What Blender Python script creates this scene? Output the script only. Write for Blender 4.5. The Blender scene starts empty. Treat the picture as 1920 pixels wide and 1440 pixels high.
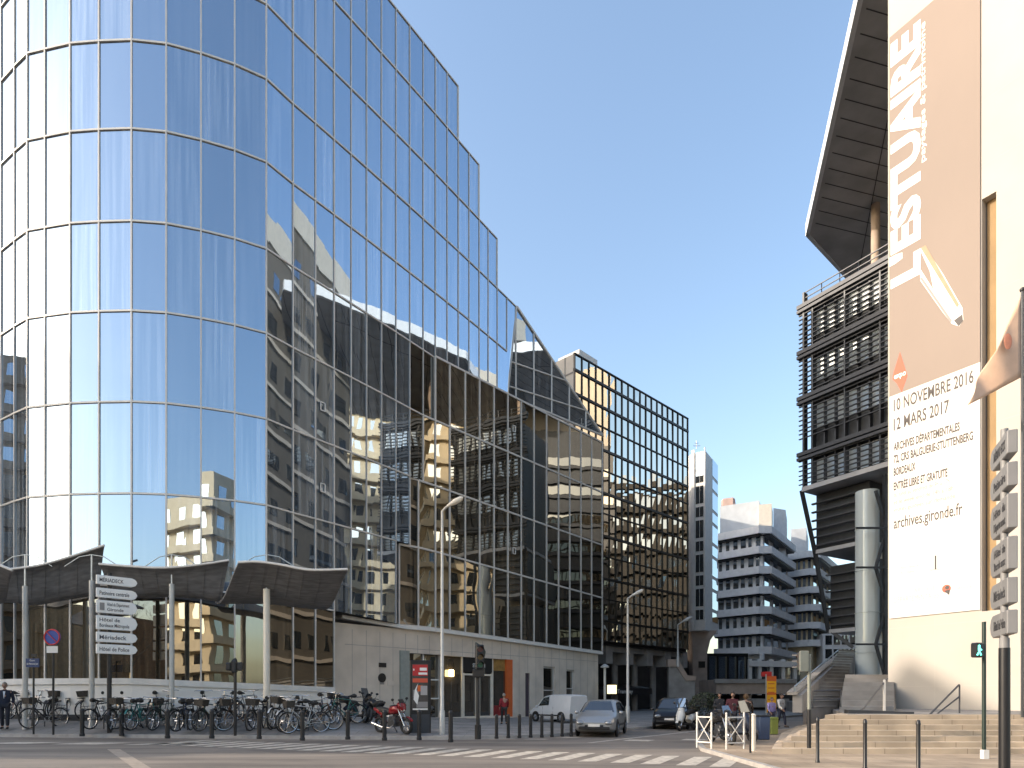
import bpy, bmesh, math, random
from mathutils import Vector, Matrix, noise
R = math.radians
rnd = random.Random(7)
C = bpy.context.scene.collection
scene = bpy.context.scene

# ------------------------------------------------------------------ camera
HOR, CX, FPX, CAMH = 1304.0, 960.0, 1200.0, 1.65     # horizon row, centre column, focal length in photo pixels, eye height
cam_d = bpy.data.cameras.new('camera'); cam = bpy.data.objects.new('camera', cam_d); C.objects.link(cam)
cam.location = (0, 0, CAMH); cam.rotation_euler = (R(90), 0, 0)
cam_d.sensor_width = 36; cam_d.lens = 36*FPX/1920
cam_d.shift_y = (HOR-720)/1920; cam_d.clip_start = .1; cam_d.clip_end = 3000
scene.camera = cam
# ------------------------------------------------------------------ sky and sun
SUN_DIR = Vector((-.984, -.177, 0)).normalized(); SUN_EL = 22.0
sv = Vector((SUN_DIR.x*math.cos(R(SUN_EL)), SUN_DIR.y*math.cos(R(SUN_EL)), math.sin(R(SUN_EL))))   # towards the sun
w = bpy.data.worlds.new('World'); scene.world = w; w.use_nodes = True
nt = w.node_tree; bg = nt.nodes['Background']
sky = nt.nodes.new('ShaderNodeTexSky'); sky.sky_type = 'NISHITA'; sky.sun_disc = False
sky.sun_elevation = R(SUN_EL); sky.sun_rotation = math.atan2(sv.x, sv.y)
sky.air_density = 1.2; sky.dust_density = 2.6; sky.ozone_density = 1.3; sky.altitude = 0
nt.links.new(sky.outputs[0], bg.inputs[0]); bg.inputs[1].default_value = .15
sl = bpy.data.lights.new('sun', 'SUN'); sl.energy = 2.0; sl.angle = R(.5); sl.color = (1, .86, .70)
so = bpy.data.objects.new('sun', sl); C.objects.link(so); so.location = (-60, -20, 60)
so.rotation_euler = sv.to_track_quat('Z', 'Y').to_euler()
scene.view_settings.view_transform = 'Standard'; scene.view_settings.look = 'None'
scene.view_settings.exposure = 1.35; scene.view_settings.gamma = 1
scene.render.engine = 'CYCLES'
scene.cycles.max_bounces = 6; scene.cycles.glossy_bounces = 4; scene.cycles.diffuse_bounces = 3
scene.cycles.caustics_reflective = False; scene.cycles.caustics_refractive = False

# ------------------------------------------------------------------ helpers
def P(x, y, d):                       # where the ray of photo pixel (x, y) is at distance d in front of the camera
    return Vector(((x-CX)/FPX*d, d, CAMH+(HOR-y)/FPX*d))
def G(x, d): return ((x-CX)/FPX*d, d)
def Zat(y, d): return CAMH+(HOR-y)/FPX*d

class MB:
    def __init__(s): s.v = []; s.f = []; s.mi = []
    def add(s, vs, fs, mi=0):
        n = len(s.v); s.v += [Vector(v) for v in vs]; s.f += [tuple(i+n for i in f) for f in fs]; s.mi += [mi]*len(fs); return s
    def hexa(s, p, mi=0):             # 8 points: bottom ring 0-3, top ring 4-7
        return s.add(p, [(3,2,1,0),(4,5,6,7),(0,1,5,4),(1,2,6,5),(2,3,7,6),(3,0,4,7)], mi)
    def box(s, c, size, yaw=0, mi=0, taper=1.0):
        cx, cy, cz = c; a, b, h = size[0]/2, size[1]/2, size[2]/2
        ca, sa = math.cos(yaw), math.sin(yaw); P8 = []
        for z, k in ((-h, 1.0), (h, taper)):
            for x, y in ((-a,-b),(a,-b),(a,b),(-a,b)):
                x *= k; y *= k
                P8.append((cx+x*ca-y*sa, cy+x*sa+y*ca, cz+z))
        return s.hexa(P8, mi)
    def bar(s, p, q, w, h=None, mi=0, up=(0,0,1)):     # rectangular bar between two points
        h = w if h is None else h
        p, q = Vector(p), Vector(q); d = (q-p).normalized(); u = Vector(up)
        if abs(d.dot(u)) > .95: u = Vector((0,1,0))
        r = d.cross(u).normalized(); u = r.cross(d).normalized(); r *= w/2; u *= h/2
        return s.hexa([p-r-u, p+r-u, p+r+u, p-r+u, q-r-u, q+r-u, q+r+u, q-r+u], mi)
    def tube(s, pts, r, n=8, mi=0, cap=True, closed=False):
        pts = [Vector(p) for p in pts]; N = len(pts); rr = r if isinstance(r, (list, tuple)) else [r]*N
        rings = []; ref = None
        for i in range(N):
            a = pts[(i-1) % N] if (closed or i > 0) else pts[i]
            b = pts[(i+1) % N] if (closed or i < N-1) else pts[i]
            d = (b-a).normalized()
            if ref is None:
                ref = Vector((0,0,1)) if abs(d.z) < .9 else Vector((1,0,0))
            u = (ref-d*ref.dot(d)).normalized(); ref = u; v = d.cross(u)
            rings.append([pts[i]+(u*math.cos(2*math.pi*k/n)+v*math.sin(2*math.pi*k/n))*rr[i] for k in range(n)])
        vs = [p for ring in rings for p in ring]; fs = []
        for i in range(N if closed else N-1):
            j = (i+1) % N
            for k in range(n):
                k2 = (k+1) % n; fs.append((i*n+k, i*n+k2, j*n+k2, j*n+k))
        if cap and not closed:
            fs.append(tuple(range(n-1,-1,-1))); fs.append(tuple((N-1)*n+k for k in range(n)))
        return s.add(vs, fs, mi)
    def cyl(s, p, q, r, r2=None, n=12, mi=0): return s.tube([p, q], [r, r if r2 is None else r2], n, mi)
    def torus(s, c, R_, r, axis=(0,1,0), n=24, m=8, mi=0):
        a = Vector(axis).normalized(); u = a.orthogonal().normalized(); v = a.cross(u)
        return s.tube([Vector(c)+(u*math.cos(2*math.pi*k/n)+v*math.sin(2*math.pi*k/n))*R_ for k in range(n)], r, m, mi, closed=True)
    def disc(s, c, r, axis, th=.01, n=20, mi=0):
        a = Vector(axis).normalized()*th/2; return s.cyl(Vector(c)-a, Vector(c)+a, r, n=n, mi=mi)
    def prism(s, poly, z0, z1, mi=0):                   # poly in xy (counter-clockwise), vertical extrusion
        n = len(poly); g = lambda z, i: z[i] if isinstance(z, (list, tuple)) else z
        vs = [(x, y, g(z0,i)) for i,(x,y) in enumerate(poly)]+[(x, y, g(z1,i)) for i,(x,y) in enumerate(poly)]
        fs = [tuple(range(n-1,-1,-1)), tuple(range(n, 2*n))]+[(i,(i+1)%n,(i+1)%n+n,i+n) for i in range(n)]
        return s.add(vs, fs, mi)
    def ext(s, poly, off, mi=0):                        # any planar polygon of 3d points, thickened by the vector off
        n = len(poly); off = Vector(off); vs = [Vector(p) for p in poly]; vs += [p+off for p in vs]
        fs = [tuple(range(n-1,-1,-1)), tuple(range(n, 2*n))]+[(i,(i+1)%n,(i+1)%n+n,i+n) for i in range(n)]
        return s.add(vs, fs, mi)
    def ell(s, c, r, n=14, m=10, mi=0, yaw=0):
        vs = []; fs = []; ca, sa = math.cos(yaw), math.sin(yaw)
        for i in range(m+1):
            t = math.pi*i/m
            for k in range(n):
                p = 2*math.pi*k/n; x, y, z = r[0]*math.sin(t)*math.cos(p), r[1]*math.sin(t)*math.sin(p), r[2]*math.cos(t)
                vs.append((c[0]+x*ca-y*sa, c[1]+x*sa+y*ca, c[2]+z))
        for i in range(m):
            for k in range(n):
                k2 = (k+1) % n; fs.append((i*n+k, (i+1)*n+k, (i+1)*n+k2, i*n+k2))
        return s.add(vs, fs, mi)
    def build(s, name, mats, parent=None, smooth=False, bevel=0, base=None):
        if not isinstance(mats, (list, tuple)): mats = [mats]
        off = Vector((0,0,0))
        if parent is not None:
            q = parent
            while q is not None: off += q.location; q = q.parent
        elif base is not None: off = Vector(base)
        elif s.v:
            lo = [min(v[i] for v in s.v) for i in range(3)]; hi = [max(v[i] for v in s.v) for i in range(3)]
            off = Vector(((lo[0]+hi[0])/2, (lo[1]+hi[1])/2, lo[2]))
        me = bpy.data.meshes.new(name)
        me.from_pydata([v-off for v in s.v], [], s.f)
        for m in mats: me.materials.append(m)
        me.polygons.foreach_set('material_index', s.mi); me.update()
        bm = bmesh.new(); bm.from_mesh(me)
        bmesh.ops.remove_doubles(bm, verts=bm.verts, dist=1e-5)
        bmesh.ops.recalc_face_normals(bm, faces=bm.faces)
        if bevel:
            es = [e for e in bm.edges if len(e.link_faces) == 2 and e.calc_face_angle(0) > .5]
            bmesh.ops.bevel(bm, geom=es, offset=bevel, segments=1, affect='EDGES', clamp_overlap=True)
        bm.to_mesh(me); bm.free()
        if smooth:
            me.polygons.foreach_set('use_smooth', [True]*len(me.polygons))
            me.set_sharp_from_angle(angle=R(38))
        o = bpy.data.objects.new(name, me); C.objects.link(o)
        if parent is not None: o.parent = parent
        else: o.location = off
        return o

def tag(o, label, cat, group=None, kind=None):
    if label: o['label'] = label
    if cat: o['category'] = cat
    if group: o['group'] = group
    if kind: o['kind'] = kind
    return o
def thing(name, label, cat, loc=(0,0,0), group=None, yaw=0):
    o = bpy.data.objects.new(name, None); C.objects.link(o); o.empty_display_size = .3
    o.location = loc; o.rotation_euler = (0,0,yaw); return tag(o, label, cat, group)
def struct(o): o['kind'] = 'structure'; return o
kids = {}
def copy_tree(o, parent=None):
    c = o.copy(); C.objects.link(c)
    if parent is not None: c.parent = parent
    for ch in list(o.children): copy_tree(ch, c)
    return c
def text_obj(name, body, size, origin, xdir, ydir, m, parent, bold=0.0, sx=1.0, align='LEFT', depth=.004, space=1.0):
    cu = bpy.data.curves.new(name, 'FONT'); cu.body = body; cu.size = size; cu.align_x = align
    cu.offset = bold; cu.extrude = depth/2; cu.space_character = space; cu.resolution_u = 3
    t = bpy.data.objects.new(name, cu); C.objects.link(t)
    bpy.context.view_layer.update()
    dg = bpy.context.evaluated_depsgraph_get(); me = bpy.data.meshes.new_from_object(t.evaluated_get(dg))
    bpy.data.objects.remove(t); bpy.data.curves.remove(cu)
    x = Vector(xdir).normalized(); y = Vector(ydir).normalized(); z = x.cross(y).normalized(); o0 = Vector(origin)
    off = Vector((0,0,0)); q = parent
    while q is not None: off += q.location; q = q.parent
    for v in me.vertices: c = v.co; v.co = o0 + x*(c.x*sx) + y*c.y + z*c.z - off
    me.materials.clear(); me.materials.append(m); me.name = name
    o = bpy.data.objects.new(name, me); C.objects.link(o); o.parent = parent
    return o

# ------------------------------------------------------------------ materials
def N(nt, t, **kw):
    n = nt.nodes.new(t)
    for k, v in kw.items(): setattr(n, k, v)
    return n
def mat(name, col, rough=.6, metal=0., var=.12, scale=3., bump=0., bscale=40., spec=.5, stretch=None, emit=0.):
    m = bpy.data.materials.new(name); m.use_nodes = True; nt = m.node_tree; b = nt.nodes['Principled BSDF']
    b.inputs['Roughness'].default_value = rough; b.inputs['Metallic'].default_value = metal
    b.inputs['Specular IOR Level'].default_value = spec
    c = tuple(col)+(1,)
    b.inputs['Base Color'].default_value = c
    if var or bump:
        tc = N(nt, 'ShaderNodeTexCoord'); mp = N(nt, 'ShaderNodeMapping')
        nt.links.new(tc.outputs['Object'], mp.inputs[0])
        if stretch: mp.inputs['Scale'].default_value = stretch
    if var:
        no = N(nt, 'ShaderNodeTexNoise'); no.inputs['Scale'].default_value = scale; no.inputs['Detail'].default_value = 6
        nt.links.new(mp.outputs[0], no.inputs['Vector'])
        mx = N(nt, 'ShaderNodeMix', data_type='RGBA')
        mx.inputs['A'].default_value = tuple(x*(1-var) for x in col)+(1,); mx.inputs['B'].default_value = tuple(min(1, x*(1+var)) for x in col)+(1,)
        cr = N(nt, 'ShaderNodeMapRange'); cr.inputs['From Min'].default_value = .3; cr.inputs['From Max'].default_value = .7
        nt.links.new(no.outputs[0], cr.inputs[0]); nt.links.new(cr.outputs[0], mx.inputs['Factor'])
        nt.links.new(mx.outputs['Result'], b.inputs['Base Color'])
    if bump:
        n2 = N(nt, 'ShaderNodeTexNoise'); n2.inputs['Scale'].default_value = bscale; n2.inputs['Detail'].default_value = 4
        nt.links.new(mp.outputs[0], n2.inputs['Vector']); bp = N(nt, 'ShaderNodeBump'); bp.inputs['Strength'].default_value = bump
        bp.inputs['Distance'].default_value = .02
        nt.links.new(n2.outputs[0], bp.inputs['Height']); nt.links.new(bp.outputs[0], b.inputs['Normal'])
    if emit:
        b.inputs['Emission Color'].default_value = c; b.inputs['Emission Strength'].default_value = emit
    return m

def glass_mat(name, base, base2, tint, refl=.5, graz=.45, wav=.03, curtain=0., wscale=.5):
    """coated curtain-wall glass: mirror reflection over a dim room with blinds behind each pane"""
    m = bpy.data.materials.new(name); m.use_nodes = True; nt = m.node_tree; L = nt.links.new
    for n in list(nt.nodes): nt.nodes.remove(n)
    out = N(nt, 'ShaderNodeOutputMaterial'); tc = N(nt, 'ShaderNodeTexCoord'); geo = N(nt, 'ShaderNodeNewGeometry'); oi = N(nt, 'ShaderNodeObjectInfo')
    ad = N(nt, 'ShaderNodeMath', operation='ADD'); L(geo.outputs['Random Per Island'], ad.inputs[0]); L(oi.outputs['Random'], ad.inputs[1])
    fr = N(nt, 'ShaderNodeMath', operation='FRACT'); L(ad.outputs[0], fr.inputs[0])
    mx = N(nt, 'ShaderNodeMix', data_type='RGBA'); mx.inputs['A'].default_value = tuple(base)+(1,); mx.inputs['B'].default_value = tuple(base2)+(1,)
    if curtain:
        mp = N(nt, 'ShaderNodeMapping'); mp.inputs['Scale'].default_value = (5, 5, .12); L(geo.outputs['Position'], mp.inputs[0])
        no = N(nt, 'ShaderNodeTexNoise'); no.inputs['Scale'].default_value = 1.3; no.inputs['Detail'].default_value = 5; L(mp.outputs[0], no.inputs['Vector'])
        mr = N(nt, 'ShaderNodeMapRange'); mr.inputs['From Min'].default_value = .4; mr.inputs['From Max'].default_value = .62; L(no.outputs[0], mr.inputs[0])
        mu = N(nt, 'ShaderNodeMath', operation='MULTIPLY'); L(mr.outputs[0], mu.inputs[0]); L(fr.outputs[0], mu.inputs[1]); L(mu.outputs[0], mx.inputs['Factor'])
    else: L(fr.outputs[0], mx.inputs['Factor'])
    di = N(nt, 'ShaderNodeBsdfDiffuse'); L(mx.outputs['Result'], di.inputs[0])
    gl = N(nt, 'ShaderNodeBsdfGlossy'); gl.inputs['Color'].default_value = tuple(tint)+(1,); gl.inputs['Roughness'].default_value = .012
    nz = N(nt, 'ShaderNodeTexNoise'); nz.inputs['Scale'].default_value = wscale; nz.inputs['Detail'].default_value = 1
    av = N(nt, 'ShaderNodeVectorMath', operation='ADD'); cb = N(nt, 'ShaderNodeCombineXYZ'); m9 = N(nt, 'ShaderNodeMath', operation='MULTIPLY'); m9.inputs[1].default_value = 37.
    L(fr.outputs[0], m9.inputs[0]); L(m9.outputs[0], cb.inputs[0]); L(geo.outputs['Position'], av.inputs[0]); L(cb.outputs[0], av.inputs[1]); L(av.outputs[0], nz.inputs['Vector'])
    bp = N(nt, 'ShaderNodeBump'); bp.inputs['Strength'].default_value = 1; bp.inputs['Distance'].default_value = wav; L(nz.outputs[0], bp.inputs['Height']); L(bp.outputs[0], gl.inputs['Normal'])
    lw = N(nt, 'ShaderNodeLayerWeight'); lw.inputs['Blend'].default_value = .5
    pw = N(nt, 'ShaderNodeMath', operation='POWER'); L(lw.outputs['Facing'], pw.inputs[0]); pw.inputs[1].default_value = 2.5
    ma = N(nt, 'ShaderNodeMath', operation='MULTIPLY_ADD'); L(pw.outputs[0], ma.inputs[0]); ma.inputs[1].default_value = graz; ma.inputs[2].default_value = refl; ma.use_clamp = True
    ms = N(nt, 'ShaderNodeMixShader'); L(ma.outputs[0], ms.inputs[0]); L(di.outputs[0], ms.inputs[1]); L(gl.outputs[0], ms.inputs[2]); L(ms.outputs[0], out.inputs[0])
    return m

M = {}
M['glass'] = glass_mat('coated_glass', (.045,.052,.062), (.30,.33,.36), (.68,.83,1.0), .48, .42, .006, 1.)
M['glass_low'] = glass_mat('dark_glass', (.010,.009,.007), (.13,.10,.065), (.74,.74,.70), .40, .42, .010, 1.)
M['glass_block'] = glass_mat('bronze_glass', (.010,.008,.006), (.03,.025,.018), (1.0,.93,.80), .62, .36, .003)
M['louver_win'] = glass_mat('louver_window', (.42,.47,.50), (.55,.60,.62), (.9,.95,1), .25, .4, .004)
M['glass_win'] = glass_mat('window_glass', (.015,.018,.022), (.06,.06,.055), (.8,.9,1.), .36, .45, .006)
M['mullion'] = mat('pale_aluminium', (.62,.59,.55), .45, .1, .06)
M['mullion_dark'] = mat('dark_aluminium', (.018,.017,.016), .4, .5, .1)
M['white'] = mat('white_paint', (.72,.70,.66), .6, 0, .06, 2)
M['white_render'] = mat('white_render', (.78,.75,.70), .8, 0, .10, .6, .15, 30)
M['stone'] = mat('cream_stone', (.64,.56,.47), .75, 0, .12, .9, .2, 30)
M['slab'] = mat('white_stone', (.45,.415,.37), .75, 0, .05, .5, .12, 25)
M['ochre'] = mat('ochre_render', (.30,.20,.10), .8, 0, .15, .8)
M['concrete'] = mat('grey_concrete', (.30,.28,.26), .85, 0, .2, 1.2, .3, 30)
M['concrete_warm'] = mat('warm_concrete', (.42,.33,.27), .85, 0, .15, 1.2, .3, 30)
M['dark_metal'] = mat('dark_metal', (.055,.058,.064), .45, .5, .15)
M['louver'] = mat('grey_louver_metal', (.055,.058,.066), .5, .2, .15)
M['soffit'] = mat('soffit_panels', (.42,.42,.43), .5, .1, .18, .6, stretch=(1,1,1))
M['rim'] = mat('roof_rim', (.75,.76,.78), .4, .2, .04)
M['black'] = mat('black_paint', (.012,.012,.014), .4, 0, .2)
M['rubber'] = mat('rubber', (.015,.015,.015), .8, 0, .2)
M['steel'] = mat('galvanised_steel', (.42,.43,.43), .35, .8, .12, 6)
M['lamp_grey'] = mat('lamp_grey_paint', (.50,.49,.46), .45, .2, .08)
M['cream_paint'] = mat('cream_paint', (.72,.66,.56), .5, 0, .06)
M['skin'] = mat('skin', (.30,.175,.125), .55, 0, .08, 12)
# ================================================================== ground, road, pavements
def lerp(a, b, t): return a+(b-a)*t
def pw(x, tab):
    if x <= tab[0][0]: return tab[0][1]
    for (x0, y0), (x1, y1) in zip(tab, tab[1:]):
        if x <= x1: return lerp(y0, y1, (x-x0)/(x1-x0))
    return tab[-1][1]
KERB = [(-60,27.0),(-21,25.4),(-12,24.6),(-7,24.0),(-2.2,23.8),(0,24.3),(2.1,26)]
def kd(X): return pw(X, KERB)
def zs(X, d):                          # height of the pavement in front of the glass building: it climbs towards the bicycles
    s = pw(X, [(-9,.20),(-2.5,.02),(0,0)])
    return .13+s*max(0, min(d-kd(X), 2.4))
def gd(x, y, z=None):                   # distance at which the photo row y meets the left pavement (or the level z)
    d = 25.
    for _ in range(40):
        zz = zs((x-CX)/FPX*d, d) if z is None else z
        d = lerp(d, (CAMH-zz)*FPX/max(6, y-HOR), .5)
    return d
def foot(x, y, z=None):
    d = gd(x, y, z); X = (x-CX)/FPX*d
    return Vector((X, d, zs(X, d) if z is None else z))

def asphalt():
    m = bpy.data.materials.new('asphalt'); m.use_nodes = True; nt = m.node_tree; L = nt.links.new; b = nt.nodes['Principled BSDF']
    geo = N(nt, 'ShaderNodeNewGeometry')
    n1 = N(nt, 'ShaderNodeTexNoise'); n1.inputs['Scale'].default_value = .35; n1.inputs['Detail'].default_value = 8; n1.inputs['Roughness'].default_value = .65
    mp = N(nt, 'ShaderNodeMapping'); mp.inputs['Scale'].default_value = (.35, 2.2, 1); L(geo.outputs['Position'], mp.inputs[0]); L(mp.outputs[0], n1.inputs['Vector'])
    n2 = N(nt, 'ShaderNodeTexNoise'); n2.inputs['Scale'].default_value = 60; L(geo.outputs['Position'], n2.inputs['Vector'])
    r = N(nt, 'ShaderNodeValToRGB'); r.color_ramp.elements[0].position = .35; r.color_ramp.elements[0].color = (.12,.104,.09,1)
    r.color_ramp.elements[1].position = .68; r.color_ramp.elements[1].color = (.27,.235,.20,1)
    L(n1.outputs[0], r.inputs[0]); L(r.outputs[0], b.inputs['Base Color']); b.inputs['Roughness'].default_value = .8
    bp = N(nt, 'ShaderNodeBump'); bp.inputs['Strength'].default_value = .5; bp.inputs['Distance'].default_value = .01; L(n2.outputs[0], bp.inputs['Height']); L(bp.outputs[0], b.inputs['Normal'])
    return m
def paving(name, c1, c2, cm, sx, sy, rot=0):
    m = bpy.data.materials.new(name); m.use_nodes = True; nt = m.node_tree; L = nt.links.new; b = nt.nodes['Principled BSDF']
    geo = N(nt, 'ShaderNodeNewGeometry'); mp = N(nt, 'ShaderNodeMapping'); mp.inputs['Rotation'].default_value = (0,0,rot); L(geo.outputs['Position'], mp.inputs[0])
    br = N(nt, 'ShaderNodeTexBrick'); br.inputs['Scale'].default_value = 1; br.inputs['Brick Width'].default_value = sx; br.inputs['Row Height'].default_value = sy
    br.inputs['Mortar Size'].default_value = .012; br.inputs['Color1'].default_value = c1+(1,); br.inputs['Color2'].default_value = c2+(1,); br.inputs['Mortar'].default_value = cm+(1,)
    L(mp.outputs[0], br.inputs['Vector'])
    n1 = N(nt, 'ShaderNodeTexNoise'); n1.inputs['Scale'].default_value = .8; n1.inputs['Detail'].default_value = 8; L(geo.outputs['Position'], n1.inputs['Vector'])
    mr = N(nt, 'ShaderNodeMapRange'); mr.inputs['From Min'].default_value = .3; mr.inputs['From Max'].default_value = .7; mr.inputs['To Min'].default_value = .62; mr.inputs['To Max'].default_value = 1.12; L(n1.outputs[0], mr.inputs[0])
    mx = N(nt, 'ShaderNodeMix', data_type='RGBA', blend_type='MULTIPLY'); mx.inputs['Factor'].default_value = 1; L(br.outputs[0], mx.inputs['A']); L(mr.outputs[0], mx.inputs['B'])
    L(mx.outputs['Result'], b.inputs['Base Color']); b.inputs['Roughness'].default_value = .85
    return m
M['asphalt'] = asphalt()
M['pave_grey'] = paving('grey_paving', (.26,.25,.24), (.30,.285,.27), (.16,.15,.14), 1.2, .6)
M['pave_tan'] = paving('tan_paving', (.36,.28,.20), (.42,.33,.24), (.22,.17,.12), .9, .45)
M['steps'] = paving('cream_step_stone', (.50,.40,.29), (.57,.46,.34), (.32,.25,.18), 1.1, 5)
M['kerb'] = mat('kerb_granite', (.36,.34,.32), .8, 0, .15, 4)
M['paint'] = mat('worn_road_paint', (.50,.455,.39), .7, 0, .3, 5)

b = MB(); b.add([(-900,-900,0),(900,-900,0),(900,1500,0),(-900,1500,0)], [(0,1,2,3)]); struct(b.build('road', M['asphalt']))
# left pavement: a sheet that climbs gently from the kerb
b = MB(); xs = [-60,-40,-30,-26]+[-24+.8*i for i in range(30)]+[0]; ts = [0,.4,.8,1.2,1.6,2.0,2.4,3,6,60]
vs = [(X, kd(X)+t+.16, zs(X, kd(X)+t)) for X in xs for t in ts]; n = len(ts)
b.add(vs, [(i*n+j, (i+1)*n+j, (i+1)*n+j+1, i*n+j+1) for i in range(len(xs)-1) for j in range(n-1)])
b.add([(0,24.46,.13),(2.0,26.1,.13),(41,72.2,.13),(41,86,.13),(0,84.46,.13)], [(0,1,2,3,4)])
struct(b.build('pavement', M['pave_grey']))
b = MB(); kl = [(X, kd(X)) for X in xs]+[(2.1,26),(41,72)]
for (x0,d0),(x1,d1) in zip(kl, kl[1:]):
    e = Vector((d0-d1, x1-x0, 0)).normalized()*.16
    b.hexa([(x0,d0,-.1),(x1,d1,-.1),(x1+e.x,d1+e.y,-.1),(x0+e.x,d0+e.y,-.1),(x0,d0,.135),(x1,d1,.135),(x1+e.x,d1+e.y,.135),(x0+e.x,d0+e.y,.135)])
struct(b.build('kerb', M['kerb']))
# right pavement
RK = [(5.6,3),(5.6,19.0),(6.3,22),(11.5,28.5),(50,73)]
b = MB(); poly = [(5.75,3),(90,3),(90,73),(50.15,73)]+[(x+.15, d) for x, d in RK[3:0:-1]]
b.prism(poly, -.2, .10); struct(b.build('pavement', M['pave_tan']))
b = MB()
for (x0,d0),(x1,d1) in zip(RK, RK[1:]):
    e = Vector((d1-d0, -(x1-x0), 0)).normalized()*.15
    b.hexa([(x0,d0,-.1),(x0+e.x,d0+e.y,-.1),(x1+e.x,d1+e.y,-.1),(x1,d1,-.1),(x0,d0,.105),(x0+e.x,d0+e.y,.105),(x1+e.x,d1+e.y,.105),(x1,d1,.105)])
struct(b.build('kerb', M['kerb']))
# road markings, sheets 4 mm above the asphalt
for i in range(-17, 7):
    x0, d0 = .165+.735*i, 16.55-.29*i; b = MB()
    j = rnd.uniform(-.03,.03)
    b.add([(x0+j,d0,.005),(x0+.47+j,d0-.02,.005),(x0+1.5+j,d0+2.05,.005),(x0+1.03+j,d0+2.08,.005)], [(0,1,2,3)])
    struct(b.build('zebra_stripe', M['paint']))
def marking(pts, name='lane_marking'):
    b = MB(); b.add([(X, d, .005) for X, d in pts], [tuple(range(len(pts)))]); struct(b.build(name, M['paint']))
M['paint_old'] = mat('faded_paint', (.33,.28,.23), .8, 0, .2, 5)
marking([(-12.4,19.6),(-12.0,19.6),(-7.2,13.2),(-7.6,13.2)]); bpy.data.objects['lane_marking'].data.materials[0] = M['paint_old']
marking([(2.6,22.3),(2.75,22.2),(8.6,29.6),(8.45,29.7)])
marking([(4.0,23.2),(4.9,23.0),(5.3,23.7),(4.4,23.9)])
marking([(6.2,23.6),(6.9,23.4),(7.3,24.2),(6.6,24.3)])
for k in range(6): marking([(-26+2.6*k,22.6-.25*k),(-24.4+2.6*k,22.5-.25*k),(-23.6+2.6*k,23.3-.25*k),(-25.2+2.6*k,23.4-.25*k)])
for k in range(3): marking([(.4+1.3*k,24.0+.9*k),(1.2+1.3*k,23.9+.9*k),(1.5+1.3*k,24.2+.9*k),(.7+1.3*k,24.3+.9*k)])
# ================================================================== the curved glass building
def line_d(p, q):                      # distance along a vertical plane through plan points p and q as a function of photo column
    (x0,d0),(x1,d1) = p, q
    def f(x):
        k = (x-CX)/FPX; t = (k*d0-x0)/((x1-x0)-k*(d1-d0)); return d0+t*(d1-d0)
    return f
COLS = [(-70,32.2),(-45,31.2),(-22,30.1),(3,29.3),(28,28.6),(52,28.03),(85,27.85),(132,27.6),(186,27.5),(247,27.45),(312,27.6),(377,28.0),(440,28.5),(499,29.15),(549,30.38),
 (591,31.55),(626,32.4),(658,33.2),(687,34.05),(715,34.85),(742,35.75),(768,36.6),(793,37.2),(816,38.0),(838,39.05),(859,40.3),(879,41.05),(898,42.0),(915,43.0),(932,44.0),(950,45.1),(968,46.3)]
def _straighten():
    i0 = next(i for i, c in enumerate(COLS) if c[0] == 549); lo, hi = 50., 64.
    def run(a):
        out = []; p = Vector(G(*COLS[i0])); n = len(COLS)-i0-1
        for k in range(1, n+1):
            an = R(a+4.5*(k/n-.5)); u = Vector((math.cos(an), math.sin(an))); kx = (COLS[i0+k][0]-CX)/FPX
            t = (kx*p.y-p.x)/(u.x-kx*u.y); p = p+u*t; out.append((COLS[i0+k][0], p.y))
        return out
    for _ in range(40):
        m = (lo+hi)/2; o = run(m)
        if o[-1][1] > 46.3: hi = m
        else: lo = m
    COLS[i0+1:] = run((lo+hi)/2)
_straighten()
HA = [38.5,35.1,31.5,28.1,24.3,20.35,16.5,12.6,8.67,4.6]        # transom heights above the eye, top to bottom
LIM = [859,898,932,968,968,816,793,768,742,626]                 # last column of each storey on the curved skin
NA = len(COLS); XA = [c[0] for c in COLS]
PA = [Vector(G(x, d)+(0,)) for x, d in COLS]
def sill_h(x): return pw(x, [(250,.71),(650,.36)])
def hA(r, i):
    if r == 10: return sill_h(XA[i])
    if r == 9: return pw(XA[i], [(300,4.75),(650,4.25),(742,4.05)])
    return HA[r]
gb = thing('glass_office_building', 'tall curved blue mirror-glass office building on the left, stepping down to its right', 'office building', (PA[9].x, 38, 0))
panes = []
def addp(pts):
    px = [(CX+FPX*p[0]/p[1], HOR-FPX*(p[2]-CAMH)/p[1]) for p in pts]
    a = abs(sum(px[i-1][0]*px[i][1]-px[i][0]*px[i-1][1] for i in range(len(px))))/2
    panes.append((a, pts))
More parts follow.
